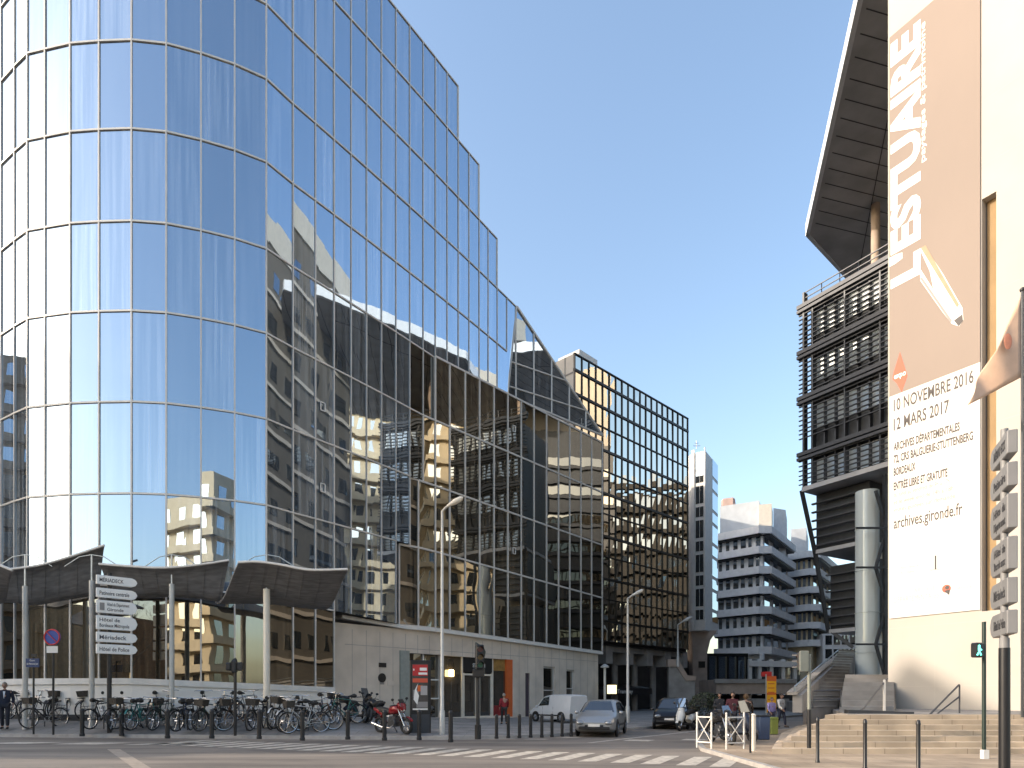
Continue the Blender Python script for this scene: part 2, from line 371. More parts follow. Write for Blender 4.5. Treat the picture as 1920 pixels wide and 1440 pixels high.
for r in range(10):
    for i in range(NA-1):
        if XA[i+1] > LIM[r]+.5: break
        j = [rnd.uniform(-.004,.004) for _ in range(4)]
        n = (PA[i+1]-PA[i]).normalized(); nn = Vector((n.y, -n.x, 0))
        top, bot = [hA(r,i), hA(r,i+1)], [hA(r+1,i), hA(r+1,i+1)]
        q = [PA[i]+Vector((0,0,CAMH+bot[0])), PA[i+1]+Vector((0,0,CAMH+bot[1])), PA[i+1]+Vector((0,0,CAMH+top[1])), PA[i]+Vector((0,0,CAMH+top[0]))]
        if r in (3, 4) and XA[i+1] > 940:      # the slanted end of the curved skin
            def ex(h): return pw(h, [(20.35,951),(24.3,956),(28.1,968)])
            f = line_d(COLS2(i), COLS2(i+1)) if False else line_d((PA[i].x,PA[i].y),(PA[i+1].x,PA[i+1].y))
            q2 = []
            for p, h in zip(q, (bot[0],bot[1],top[1],top[0])):
                xx = CX+FPX*p.x/p.y; lim = ex(h)
                if xx > lim: d = f(lim); q2.append(Vector(G(lim,d)+(CAMH+h,)))
                else: q2.append(p)
            if (q2[1]-q2[0]).length < .12 and (q2[2]-q2[3]).length < .12: continue
            q = q2
            if (q[1]-q[0]).length < .05: q = [q[0], q[2], q[3]]
        q = [p+nn*(j[k % 4]) for k, p in enumerate(q)]
        addp(q)
# flat lower block on the right
B0, B1 = PA[XA.index(793)].copy(), Vector((7.25,51.5,0))
fB = line_d((B0.x,B0.y),(B1.x,B1.y)); lB = (B1-B0).length
XB = [816,843,872,899,926,952,977,1001,1024.5,1047,1068,1089,1109,1129]
ROWB = [[816]+XB[1:], [793,816]+XB[1:], [768,784,816]+XB[1:], [748,784,816]+XB[1:]]
HB0 = [20.35,16.5,12.6,8.67,4.05]; HB1 = [20.35,16.35,12.1,7.85,3.5]
def hB(r, x):
    p = G(x, fB(x)); t = (Vector(p+(0,))-B0).length/lB; return lerp(HB0[r], HB1[r], t)
nB = Vector((B1.y-B0.y, -(B1.x-B0.x), 0)).normalized()
def pB(x, h, off=0.): return Vector(G(x, fB(x))+(CAMH+h,))+nB*off
for r in range(4):
    for x0, x1 in zip(ROWB[r], ROWB[r][1:]):
        j = [rnd.uniform(-.004,.004) for _ in range(4)]
        addp([pB(x0,hB(r+1,x0),j[0]), pB(x1,hB(r+1,x1),j[1]), pB(x1,hB(r,x1),j[2]), pB(x0,hB(r,x0),j[3])])
# glazed gable between the curved skin and the lower block
C0, C1 = (.29,46.32), (7.22,50.9); fC = line_d(C0, C1)
def clip(poly, fn):
    out = []
    for a, b_ in zip(poly, poly[1:]+poly[:1]):
        fa, fb = fn(a), fn(b_)
        if fa >= 0: out.append(a)
        if (fa >= 0) != (fb >= 0): t = fa/(fa-fb); out.append((lerp(a[0],b_[0],t), lerp(a[1],b_[1],t)))
    return out
TRI = [(951,742),(968,575),(1129,817)]
def yrow(h): return lambda x: HOR-h*FPX/fC(x)
XC = [945,967,1000.7,1034,1067,1098,1135]; rowsC = [lambda x: 500, yrow(24.0), yrow(22.2), lambda x: 900]
def uC(p): return Vector(G(p[0], fC(p[0]))+(Zat(p[1], fC(p[0])),))
for x0, x1 in zip(XC, XC[1:]):
    for ya, yb in zip(rowsC, rowsC[1:]):
        pl = clip(TRI, lambda p: p[0]-x0); pl = pl and clip(pl, lambda p: x1-p[0])
        pl = pl and clip(pl, lambda p: p[1]-ya(p[0])); pl = pl and clip(pl, lambda p: yb(p[0])-p[1])
        if pl and len(pl) > 2: addp([uC(p) for p in pl])
def build_panes(panes, parent, matf, name='glass_pane', stuff='glazing'):
    panes.sort(key=lambda t: -t[0])
    for a, q in panes[:100]:
        b = MB(); b.add(q, [tuple(range(len(q)))]); b.build(name, matf(q), parent)
    groups = {}
    for a, q in panes[100:]: groups.setdefault(matf(q).name, []).append(q)
    for k, g in groups.items():
        b = MB()
        for q in g: b.add(q, [tuple(range(len(q)))])
        me_o = b.build(stuff, bpy.data.materials[k], parent); me_o['kind'] = 'stuff'
def gmat(q):
    c = sum((Vector(p) for p in q), Vector())/len(q)
    return M['glass_low'] if (c.z < 6.2 or (c.x > -6 and c.z < 22)) else M['glass']
build_panes(panes, gb, gmat)
# mullions and transoms
def vert(p, z0, z1, n, wd=.075, dp=.14):
    b = MB(); t = Vector((-n.y, n.x, 0))*wd/2; f = n*dp*.35; k = -n*dp*.65
    b.hexa([p-t+f+Vector((0,0,z0)), p+t+f+Vector((0,0,z0)), p+t+k+Vector((0,0,z0)), p-t+k+Vector((0,0,z0)),
            p-t+f+Vector((0,0,z1)), p+t+f+Vector((0,0,z1)), p+t+k+Vector((0,0,z1)), p-t+k+Vector((0,0,z1))])
    return b
for i in range(NA):
    a, c = PA[max(0,i-1)], PA[min(NA-1,i+1)]; t = (c-a).normalized(); n = Vector((t.y,-t.x,0))
    top = next((hA(r,i) for r in range(10) if LIM[r] >= XA[i]-.5), None)
    rs = [r for r in range(10) if LIM[r] >= XA[i]-.5]
    if XA[i] > 940: rs = [3]; 
    if XA[i] > 960: continue
    z0 = hA(rs[-1]+1, i); z1 = hA(rs[0], i)
    vert(PA[i], CAMH+z0, CAMH+z1, n, .062 if XA[i] < 640 else .045).build('mullion', M['mullion'], gb)
def polybar(pts, n_of, hgt=.075, dp=.13):
    b = MB(); k = len(pts); vs = []
    for i, p in enumerate(pts):
        n = n_of(i)
        for (o, z) in ((.055,-hgt/2),(.055,hgt/2),(.055-dp,hgt/2),(.055-dp,-hgt/2)): vs.append(p+n*o+Vector((0,0,z)))
    fs = [(i*4+q, (i+1)*4+q, (i+1)*4+(q+1)%4, i*4+(q+1)%4) for i in range(k-1) for q in range(4)]+[(0,1,2,3),((k-1)*4+3,(k-1)*4+2,(k-1)*4+1,(k-1)*4)]
    b.add(vs, fs); return b
def nA(i):
    a, c = PA[max(0,i-1)], PA[min(NA-1,i+1)]; t = (c-a).normalized(); return Vector((t.y,-t.x,0))
for r in range(10):
    lim = LIM[r] if r < 5 else LIM[r]
    if r > 0: lim = max(lim, LIM[r-1]) if r < 5 else lim
    if r == 5: lim = 816
    idx = [i for i in range(NA) if XA[i] <= lim+.5 and not (r == 4 and XA[i] > 960)]
    polybar([PA[i]+Vector((0,0,CAMH+hA(r,i))) for i in idx], nA).build('transom', M['mullion'], gb)
# parapet transom of the curved skin behind the lower block
for r in range(5):
    if r: polybar([pB(x, hB(r,x)) for x in ROWB[min(r,3)]], lambda i: nB, .11).build('transom', M['mullion'], gb)
    else: polybar([pB(x, hB(0,x)) for x in XB], lambda i: nB, .12).build('transom', M['mullion'], gb)
for x in XB:
    r0 = 0; vert(pB(x,0)-Vector((0,0,CAMH)), CAMH+hB(4,x), CAMH+hB(0,x), nB, .10).build('mullion', M['mullion'], gb)
for x, r0, r1 in ((793,1,2),(768,2,3),(784,2,4),(748,3,4)):
    vert(pB(x,0)-Vector((0,0,CAMH)), CAMH+hB(r1,x), CAMH+hB(r0,x), nB, .10).build('mullion', M['mullion'], gb)
nC = Vector((C1[1]-C0[1], -(C1[0]-C0[0]), 0)).normalized()
b = MB()
for x in XC[1:-1]:
    yt, yb = lerp(575,817,(x-968)/161), lerp(742,817,(x-951)/178)
    if x < 968: yt = 585
    b.bar(uC((x,yt))+nC*.03, uC((x,yb))+nC*.03, .10, .10)
for h, x0 in ((24.0,959),(22.2,954)):
    x1 = x0
    while x1 < 1129 and yrow(h)(x1) > lerp(575,817,(x1-968)/161): x1 += 1
    b.bar(uC((x0,yrow(h)(x0)))+nC*.04, uC((x1,yrow(h)(x1)))+nC*.04, .09, .09)
for p, q in (((968,575),(1129,817)),((968,575),(951,742)),((951,742),(1129,817))): b.bar(uC(p)+nC*.05, uC(q)+nC*.05, .13, .13)
b.build('gable_frame', M['mullion'], gb)
# slanted end trim and stepped roof edge
for r in range(4):
    b = MB(); i = XA.index(LIM[r]); n = nA(i); p = PA[i]
    z0, z1 = CAMH+HA[r+1], CAMH+HA[r]
    if LIM[r] < 960: b.bar(p+Vector((0,0,z0)), p+Vector((0,0,z1)), .08, .14); b.build('edge_trim', M['mullion'], gb)
def marker(c, u, n):
    b = MB(); w_, h_, z = u*.13, .20, Vector((0,0,1))
    q = [c-w_-z*h_, c+w_-z*h_, c+w_+z*h_, c-w_+z*h_]
    for a, e in zip(q, q[1:]+q[:1]): b.bar(a+n*.06, e+n*.06, .05, .03, up=n)
    b.build('window_marker', M['white'], gb)
for y in (763, 915):
    i = XA.index(591); u_ = (PA[i+1]-PA[i]).normalized(); n_ = Vector((u_.y,-u_.x,0)); f_ = line_d((PA[i].x,PA[i].y),(PA[i+1].x,PA[i+1].y))
    marker(Vector(G(604,f_(604))+(Zat(y,f_(604)),)), u_, n_)
for y in (804, 1033): marker(Vector(G(963,fB(963))+(Zat(y,fB(963)),)), (B1-B0).normalized(), nB)
# solid core behind the skin (roof terraces and rear)
def inset(pts, e):
    out = []
    for i, p in enumerate(pts):
        a, c = pts[max(0,i-1)], pts[min(len(pts)-1,i+1)]; t = (c-a).normalized(); out.append(p-Vector((t.y,-t.x,0))*e)
    return out
b = MB(); back = Vector((-.80,.60,0))
for r in range(10):
    idx = [i for i in range(NA) if XA[i] <= LIM[r]+.5 and not (r in (3,4) and XA[i] > (956 if r == 3 else 940))]
    pts = [p for p in inset([PA[i] for i in idx], .22)]
    if r >= 5:
        xs_ = [x for x in ROWB[min(r-5,3)]]
        pts += [pB(x,0)-Vector((0,0,CAMH))-nB*.25 for x in xs_ if x > LIM[r]+5]
        pts[-1] -= (B1-B0).normalized()*.12
    pts = [Vector((p.x,p.y,0)) for p in pts]; e = pts[-1]
    pts += [e+back*18, Vector((-34,58,0)), Vector((-36,40,0))]
    zb = CAMH+HA[r+1] if r < 9 else CAMH+.2; zt = CAMH+HA[r]-(.03 if r == 0 else .0)
    if r < 9: b.prism([(p.x,p.y) for p in pts], zb, zt-.02)
b.build('core', M['dark_metal'], gb)
# ground floor: white plinth and sill under the glazing
pts = [i for i in range(NA) if XA[i] <= 630]
lowp = [PA[i] for i in pts]
b = MB(); vs = []
outp = inset(lowp, -.02); inp = inset(lowp, .5)
for i in range(len(pts)):
    zt = CAMH+sill_h(XA[pts[i]])-.16
    vs += [(outp[i].x,outp[i].y,-.2),(outp[i].x,outp[i].y,zt),(inp[i].x,inp[i].y,zt),(inp[i].x,inp[i].y,-.2)]
k = len(pts); b.add(vs, [(i*4+q,(i+1)*4+q,(i+1)*4+(q+1)%4,i*4+(q+1)%4) for i in range(k-1) for q in range(4)]+[(0,1,2,3),((k-1)*4+3,(k-1)*4+2,(k-1)*4+1,(k-1)*4)])
b.build('plinth', M['white_render'], gb)
b = polybar([p+Vector((0,0,CAMH+sill_h(XA[i])-.10)) for i, p in zip(pts, inset(lowp, -.04))], lambda i: nA(pts[i]), .26, .3); b.build('sill', M['white'], gb)
b = polybar([p+Vector((0,0,zs(p.x,p.y)+.08)) for p in inset(lowp, -.03)], lambda i: nA(pts[i]), .3, .2); b.build('skirting', M['dark_metal'], gb)

# ------------------------------------------------------------------ ground floor wall of the flat block with shop and openings
W0 = pB(650, 0, -.16); W1 = pB(1123, 0, -.16); wu = (W1-W0); wu.z = 0; wl = wu.length; wu.normalize()
fW = line_d((W0.x,W0.y),(W1.x,W1.y))
def sW(x): p = G(x, fW(x)); return (Vector((p[0]-W0.x, p[1]-W0.y, 0))).dot(wu)
def zW(x, y): return Zat(y, fW(x))
def pW(s, z, off=0.): return Vector((W0.x, W0.y, 0))+wu*s+Vector((0,0,z))+nB*off
def wall_holes(pf, s0, s1, z0, z1, holes, th=.3):
    """wall sheet with real openings: pf(s, z, off) places a point"""
    b = MB(); S = sorted({s0, s1}|{h[0] for h in holes}|{h[1] for h in holes}); Z = sorted({z0, z1}|{h[2] for h in holes}|{h[3] for h in holes})
    inh = lambda s, z: any(h[0] < s < h[1] and h[2] < z < h[3] for h in holes)
    for sa, sb in zip(S, S[1:]):
        for za, zb in zip(Z, Z[1:]):
            if not inh((sa+sb)/2, (za+zb)/2): b.add([pf(sa,za,0),pf(sb,za,0),pf(sb,zb,0),pf(sa,zb,0)], [(0,1,2,3)])
    for h in holes:
        a, c, z_, y_ = h[:4]; b.add([pf(a,z_,0),pf(c,z_,0),pf(c,y_,0),pf(a,y_,0),pf(a,z_,-th),pf(c,z_,-th),pf(c,y_,-th),pf(a,y_,-th)],
              [(0,4,5,1),(1,5,6,2),(2,6,7,3),(3,7,4,0)])
    return b
def hole(x0, x1, yt, yb):
    xm = (x0+x1)/2; return (sW(x0), sW(x1), max(.16, zW(xm,yb)), zW(xm,yt))
H_shop = hole(829,962,1233,1346); H_dark = hole(767,826,1226,1346); H_door = hole(985,994,1262,1347); H_w1 = hole(1019,1041,1250,1318); H_w2 = hole(1062,1077,1256,1310)
fl_ = pW(wl/2, 0)
sg = thing('ground_floor_shops', 'cream panelled ground floor with a glazed shop under the dark glass block', 'shop front', (fl_.x, fl_.y, 0))
ztop = CAMH+3.95
b = wall_holes(pW, -1.0, wl, .0, ztop-.12, [H_shop,H_dark,H_door,H_w1,H_w2], .35); b.build('wall', M['stone'], sg)
b = MB()                                          # panel joints
for k in range(26):
    s = wl*(k+.5)/26
    segs = [(.2, ztop-.4)]
    for h in (H_shop,H_dark,H_door,H_w1,H_w2):
        if h[0] < s < h[1]: segs = [(h[3]+.02, ztop-.4)]
    for z0, z1 in segs: b.hexa([pW(s-.012,z0,.0025),pW(s+.012,z0,.0025),pW(s+.012,z0,-.02),pW(s-.012,z0,-.02),pW(s-.012,z1,.0025),pW(s+.012,z1,.0025),pW(s+.012,z1,-.02),pW(s-.012,z1,-.02)])
z_ = max(h[3] for h in (H_shop,H_dark))+.25
b.hexa([pW(0,z_-.012,.0035),pW(wl,z_-.012,.0035),pW(wl,z_-.012,-.02),pW(0,z_-.012,-.02),pW(0,z_+.012,.0035),pW(wl,z_+.012,.0035),pW(wl,z_+.012,-.02),pW(0,z_+.012,-.02)])
b.build('panel_joints', M['concrete'], sg)
# soffit and edge beam under the glass block
b = MB(); n_ = 12; vs = []
for i in range(n_+1):
    x = lerp(640,1129,i/n_); h = hB(4,x) if x > 748 else pw(x,[(626,4.28),(748,4.05)])
    for o, dz in ((.10,-.02),(.10,-.2),(-.6,-.2),(-.6,-.02)): vs.append(pB(x, h+dz, o))
b.add(vs, [(i*4+q,(i+1)*4+q,(i+1)*4+(q+1)%4,i*4+(q+1)%4) for i in range(n_) for q in range(4)]+[(0,1,2,3),(n_*4+3,n_*4+2,n_*4+1,n_*4)])
b.build('edge_beam', M['white'], sg)
# green-grey pier beside the advertising column
b = MB(); s0, s1 = sW(749), sW(766); b.hexa([pW(s0,0,.1),pW(s1,0,.1),pW(s1,0,.002),pW(s0,0,.002),pW(s0,zW(757,1220),.1),pW(s1,zW(757,1220),.1),pW(s1,zW(757,1220),.002),pW(s0,zW(757,1220),.002)])
b.build('pier', mat('green_grey_stone', (.30,.32,.29), .7, 0, .12), sg)
M['shop_glass'] = glass_mat('shop_glass', (.035,.03,.025), (.06,.05,.04), (.85,.88,.9), .12, .6, .004)
M['orange'] = mat('orange_panel', (.62,.13,.03), .5, 0, .06)
M['shop_in'] = mat('shop_interior', (.20,.15,.10), .8, 0, .4, 2)
def pane_in(h, name, m, inset_=.18, parent=None, s=(0,1), z=(0,1), th=.03):
    a, c = lerp(h[0],h[1],s[0]), lerp(h[0],h[1],s[1]); z0, z1 = lerp(h[2],h[3],z[0]), lerp(h[2],h[3],z[1]); b = MB()
    b.hexa([pW(a,z0,-inset_),pW(c,z0,-inset_),pW(c,z0,-inset_-th),pW(a,z0,-inset_-th),pW(a,z1,-inset_),pW(c,z1,-inset_),pW(c,z1,-inset_-th),pW(a,z1,-inset_-th)])
    return b.build(name, m, parent)
def frame_in(h, parent, nv, zb, inset_=.14, wd=.08, m=None, name='window_frame'):
    b = MB(); f = -inset_
    def vb(s, z0, z1): b.hexa([pW(s-wd/2,z0,f+.05),pW(s+wd/2,z0,f+.05),pW(s+wd/2,z0,f-.05),pW(s-wd/2,z0,f-.05),pW(s-wd/2,z1,f+.05),pW(s+wd/2,z1,f+.05),pW(s+wd/2,z1,f-.05),pW(s-wd/2,z1,f-.05)])
    def hb(z, a, c): b.hexa([pW(a,z-wd/2,f+.052),pW(c,z-wd/2,f+.052),pW(c,z-wd/2,f-.052),pW(a,z-wd/2,f-.052),pW(a,z+wd/2,f+.052),pW(c,z+wd/2,f+.052),pW(c,z+wd/2,f-.052),pW(a,z+wd/2,f-.052)])
    for t in nv: vb(lerp(h[0],h[1],t), h[2], h[3])
    for t in zb: hb(lerp(h[2],h[3],t), h[0], h[1])
    return b.build(name, m or M['white'], parent)
pane_in(H_shop, 'shop_window', M['shop_glass'], .2, sg, (0,.29)); pane_in(H_shop, 'shop_window', M['shop_glass'], .2, sg, (.70,.905), (0,.80))
dw = pane_in(H_shop, 'door', M['shop_glass'], .22, sg, (.29,.70), (0,.74)); frame_in((lerp(H_shop[0],H_shop[1],.29),lerp(H_shop[0],H_shop[1],.70),H_shop[2],lerp(H_shop[2],H_shop[3],.74)), sg, (.02,.45,.55,.98), (.02,.97), .16, .12, M['cream_paint'], 'door_frame')
frame_in(H_shop, sg, (.01,.28,.71,.94), (.01,), .17, .1, M['cream_paint'])
pane_in(H_shop, 'fascia', M['black'], .12, sg, (.29,.70), (.76,1)); pane_in(H_shop, 'orange_panel', M['orange'], .05, sg, (.905,1.0), (0,1), .2)
pane_in(H_shop, 'transom_panel', mat('ochre_panel', (.34,.19,.05), .6, 0, .3, 3), .19, sg, (.70,.93), (.80,1)); pane_in(H_shop, 'red_display', mat('red_display', (.25,.02,.02), .6, 0, .4, 3), .17, sg, (.71,.93), (.02,.20), .02)
zt_ = lerp(H_shop[2],H_shop[3],.84); text_obj('fascia_lettering', 'STATION', .34, pW(lerp(H_shop[0],H_shop[1],.42), zt_, -.118), wu, (0,0,1), M['white'], sg, .01, .8)
lampm = mat('lit_lamp', (1.,.72,.30), .5, 0, 0, emit=6.)
b = MB(); c_ = pW(lerp(H_shop[0],H_shop[1],.12), zW(845,1262), -.02); b.box(c_, (.30,.22,.42), .85); b.build('window_lamp', lampm, sg, bevel=.04)
pane_in(H_dark, 'dark_glazing', M['glass_low'], .25, sg); frame_in(H_dark, sg, (.5,), (.3,.6), .2)
pane_in(H_door, 'door', mat('plum_door', (.06,.045,.06), .5, 0, .15), .12, sg)
for h in (H_w1, H_w2): pane_in(h, 'window', M['glass_low'], .2, sg); frame_in(h, sg, (.03,.97), (.03,.97,.35), .17, .07, M['mullion'])
for (x, y, sz, m_, nm) in ((717,1247,.5,'black','wall_plate'),(716,1271,.55,'black','round_plate'),(716,1281,.28,'concrete','wall_plate'),(734,1281,.55,'stone','wall_plate')):
    s, z = sW(x), zW(x,y); b = MB()
    if nm == 'round_plate': b.disc(pW(s,z,.02), .26, nB, .04)
    else: b.hexa([pW(s-sz/2,z-sz/4,.03),pW(s+sz/2,z-sz/4,.03),pW(s+sz/2,z-sz/4,.002),pW(s-sz/2,z-sz/4,.002),pW(s-sz/2,z+sz/4,.03),pW(s+sz/2,z+sz/4,.03),pW(s+sz/2,z+sz/4,.002),pW(s-sz/2,z+sz/4,.002)])
    b.build(nm, M[m_], sg)
# solid behind
b = MB(); e = pW(-.6,0,-.5), pW(wl,0,-.5); q = [e[0], e[1], e[1]-nB*14, e[0]-nB*14]
b.prism([(p.x,p.y) for p in q], 0, ztop-.5); b.build('core', M['black'], sg)
# end wall of the ground floor facing the side street
b = MB(); q = [pW(wl,0,.0), pW(wl,0,-14)]; r_ = wu*.12
b.hexa([q[0]+Vector((0,0,0)), q[0]+r_, q[1]+r_, q[1], q[0]+Vector((0,0,ztop-.4)), q[0]+r_+Vector((0,0,ztop-.4)), q[1]+r_+Vector((0,0,ztop-.4)), q[1]+Vector((0,0,ztop-.4))]); b.build('end_wall', M['stone'], sg)
# ================================================================== dark glass block behind
def face_pt(p, q):
    p, q = Vector(p+(0,)), Vector(q+(0,)); u = (q-p); L = u.length; u.normalize(); n = Vector((u.y, -u.x, 0))
    return (lambda s, z, off=0.: p+u*s+n*off+Vector((0,0,z))), L, u, n
def slab_on(b, pf, s0, s1, z0, z1, o0, o1, mi=0):
    b.hexa([pf(s0,z0,o1),pf(s1,z0,o1),pf(s1,z0,o0),pf(s0,z0,o0),pf(s0,z1,o1),pf(s1,z1,o1),pf(s1,z1,o0),pf(s0,z1,o0)], mi)
    return b
D0, D1 = (5.27,54.), (18.3,66.7); pD, lD, uD, nD = face_pt(D0, D1)
dk = thing('dark_office_block', 'long dark office block with black mullions and bronze mirror glass behind the curved building', 'office building', (12,62,0))
hD = [28.85,27.5,25.5,23.75,21.75,19.95,17.95,16.15,14.15,12.35,10.35,8.55,6.6,4.8]; nc = 19
panes = []
def addp2(q, arr):
    px = [(CX+FPX*p[0]/p[1], HOR-FPX*(p[2]-CAMH)/p[1]) for p in q]
    arr.append((abs(sum(px[i-1][0]*px[i][1]-px[i][0]*px[i-1][1] for i in range(len(px))))/2, q))
for r in range(len(hD)-1):
    for c in range(nc):
        s0, s1 = lD*c/nc, lD*(c+1)/nc; j = [rnd.uniform(-.012,.012) for _ in range(4)]
        addp2([pD(s0,CAMH+hD[r+1],j[0]),pD(s1,CAMH+hD[r+1],j[1]),pD(s1,CAMH+hD[r],j[2]),pD(s0,CAMH+hD[r],j[3])], panes)
build_panes(panes, dk, lambda q: M['glass_block'])
for c in range(nc+1):
    s = lD*c/nc; slab_on(MB(), pD, s-.04, s+.04, CAMH+4.8, CAMH+28.85, -.1, .09).build('mullion', M['mullion_dark'], dk)
for r, h in enumerate(hD):
    t = .20 if r in (1,2,4,6,8,10,12) else .08
    slab_on(MB(), pD, -.07, lD+.07, CAMH+h-t/2, CAMH+h+t/2, -.1, .102).build('transom', M['mullion_dark'], dk)
b = MB(); q = [pD(.02,0,-.12), pD(lD-.02,0,-.12), pD(lD-.02,0,-16), pD(.02,0,-16)]; b.prism([(p.x,p.y) for p in q], CAMH+4.5, CAMH+28.8); b.build('core', M['mullion_dark'], dk)
pDl, lDl, uDl, nDl = face_pt((5.27-.72*15,54+.69*15), D0)
M['pale_panel'] = mat('pale_panel', (.60,.54,.47), .6, 0, .05)
slab_on(MB(), pDl, 0, lDl, CAMH+5, CAMH+28.85, -.1, .02).build('side_wall', M['pale_panel'], dk)
b = MB()
for s in (lDl-1.0, lDl-2.1, lDl-.03): slab_on(b, pDl, s-.04, s+.04, CAMH+5, CAMH+28.85, 0, .05)
for h in (27.3, 25.2, 23.2): slab_on(b, pDl, 0, lDl, CAMH+h-.05, CAMH+h+.05, 0, .052)
b.build('side_joints', M['concrete'], dk)
b = MB(); b.box(pDl(lDl-1.2,CAMH+29.2,-2.), (2.4,2.6,.7), math.atan2(uDl.y,uDl.x)); b.build('roof_box', M['white'], dk, bevel=.05)
# under the block: concrete beams, columns, dark shop fronts, awning
b = MB()
for k in range(6):
    s = 1.6+lD*k/5.6; slab_on(b, pD, s, s+1.0, CAMH+2.9, CAMH+4.6, -2.5, -.4)
b_ = b.build('beam_end', M['concrete'], dk)
slab_on(MB(), pD, 0, lD, CAMH+4.0, CAMH+4.55, -6, -.6).build('soffit_beam', M['concrete'], dk)
for k in range(6):
    s = 1.8+lD*k/5.6; b = MB(); b.cyl(pD(s,0.1,-2.), pD(s,CAMH+4.1,-2.), .32); b.build('column', M['concrete'], dk, smooth=True)
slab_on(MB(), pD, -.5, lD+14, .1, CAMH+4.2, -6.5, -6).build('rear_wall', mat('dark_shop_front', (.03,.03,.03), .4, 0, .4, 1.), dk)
sa, sb_ = 4.2, 12.5
aw = thing('shop_awning', 'black awning with white lettering over the shaded restaurant front', 'awning', tuple(pD(8,2.6,-1)))
b = MB(); b.ext([pD(sa,2.75,-3),pD(sa,2.35,-.6),pD(sa,2.25,-.6),pD(sa,2.65,-3)], uD*(sb_-sa)); b.build('canvas', M['black'], aw)
slab_on(MB(), pD, sa, sb_, 1.75, 2.33, -.64, -.60).build('valance', M['black'], aw)
text_obj('lettering', 'LE  Tramway', .52, pD(sa+1.6,1.86,-.595), uD, (0,0,1), M['white'], aw, .012, 1.25)
# ------------------------------------------------------------------ concrete stair wall and white tower
gw = thing('retaining_wall', 'grey concrete wall with a sloping top beside the dark block', 'wall', P(1275,1330,62))
def Q(pts, d, th, name, m, par, off=(0,1,0)):
    b = MB(); b.ext([P(x,y,d) for x, y in pts], Vector(off)*th); return b.build(name, m, par)
Q([(1254,1340),(1254,1250),(1270,1250),(1287,1275),(1303,1275),(1303,1340)], 60, .5, 'wall', M['concrete'], gw)
Q([(1252,1250),(1252,1236),(1272,1236),(1289,1266),(1305,1268),(1305,1276),(1286,1276),(1269,1250)], 59.85, .8, 'coping', M['concrete_warm'], gw)
tw = thing('white_tower', 'slim white tower with paired dark windows between the dark block and the terraces', 'tower', P(1320,1335,76))
E0, E1, E2 = G(1297,76), G(1323,75), G(1346,80)
pE, lE, uE, nE = face_pt(E0, E1); pE2, lE2, uE2, nE2 = face_pt(E1, E2)
zt, zb = Zat(842,75.5), Zat(1182,75.5)
b = MB(); b.prism([E0, E1, (E2[0], E2[1]), (E2[0]-2.5, E2[1]+5), (E0[0]-1.,E0[1]+4)], zb, zt-.4); b.build('body', M['white'], tw)
panes = []; z = zt-.35; k = 0
while z > zb+.8:
    hh = 2.05 if k % 2 == 0 else 1.15
    if z-hh < zb+.3: break
    for c in (0,1):
        s0 = lE*(.30 if c == 0 else .59); slab_on(MB(), pE, s0, s0+lE*.25, z-hh, z, .004, .03).build('window', M['glass_win'], tw)
    slab_on(MB(), pE2, lE2*.52, lE2*.98, z-hh, z, .004, .03).build('side_window', M['glass_win'], tw)
    z -= hh+.42; k += 1
b = MB()
slab_on(b, pE, 0, lE*.22, zb, zt, 0, .15); slab_on(b, pE, lE*.92, lE, zb, zt, 0, .15); b.build('pilaster', M['white'], tw)
b = MB(); b.cyl(P(1306,842,77), P(1306,826,77), .05, n=6); b.bar(P(1300,836,77), P(1313,836,77), .06); b.bar(P(1302,831,77), P(1310,831,77), .05); b.build('aerial', M['steel'], tw)
Q([(1299,1345),(1299,1225),(1296,1182),(1345,1182),(1332,1200),(1326,1225),(1326,1345)], 76.5, 2.5, 'pier', M['concrete_warm'], tw)
Q([(1310,1252),(1322,1252),(1322,1240),(1310,1240)], 76.4, .2, 'pier_window', M['mullion_dark'], tw)

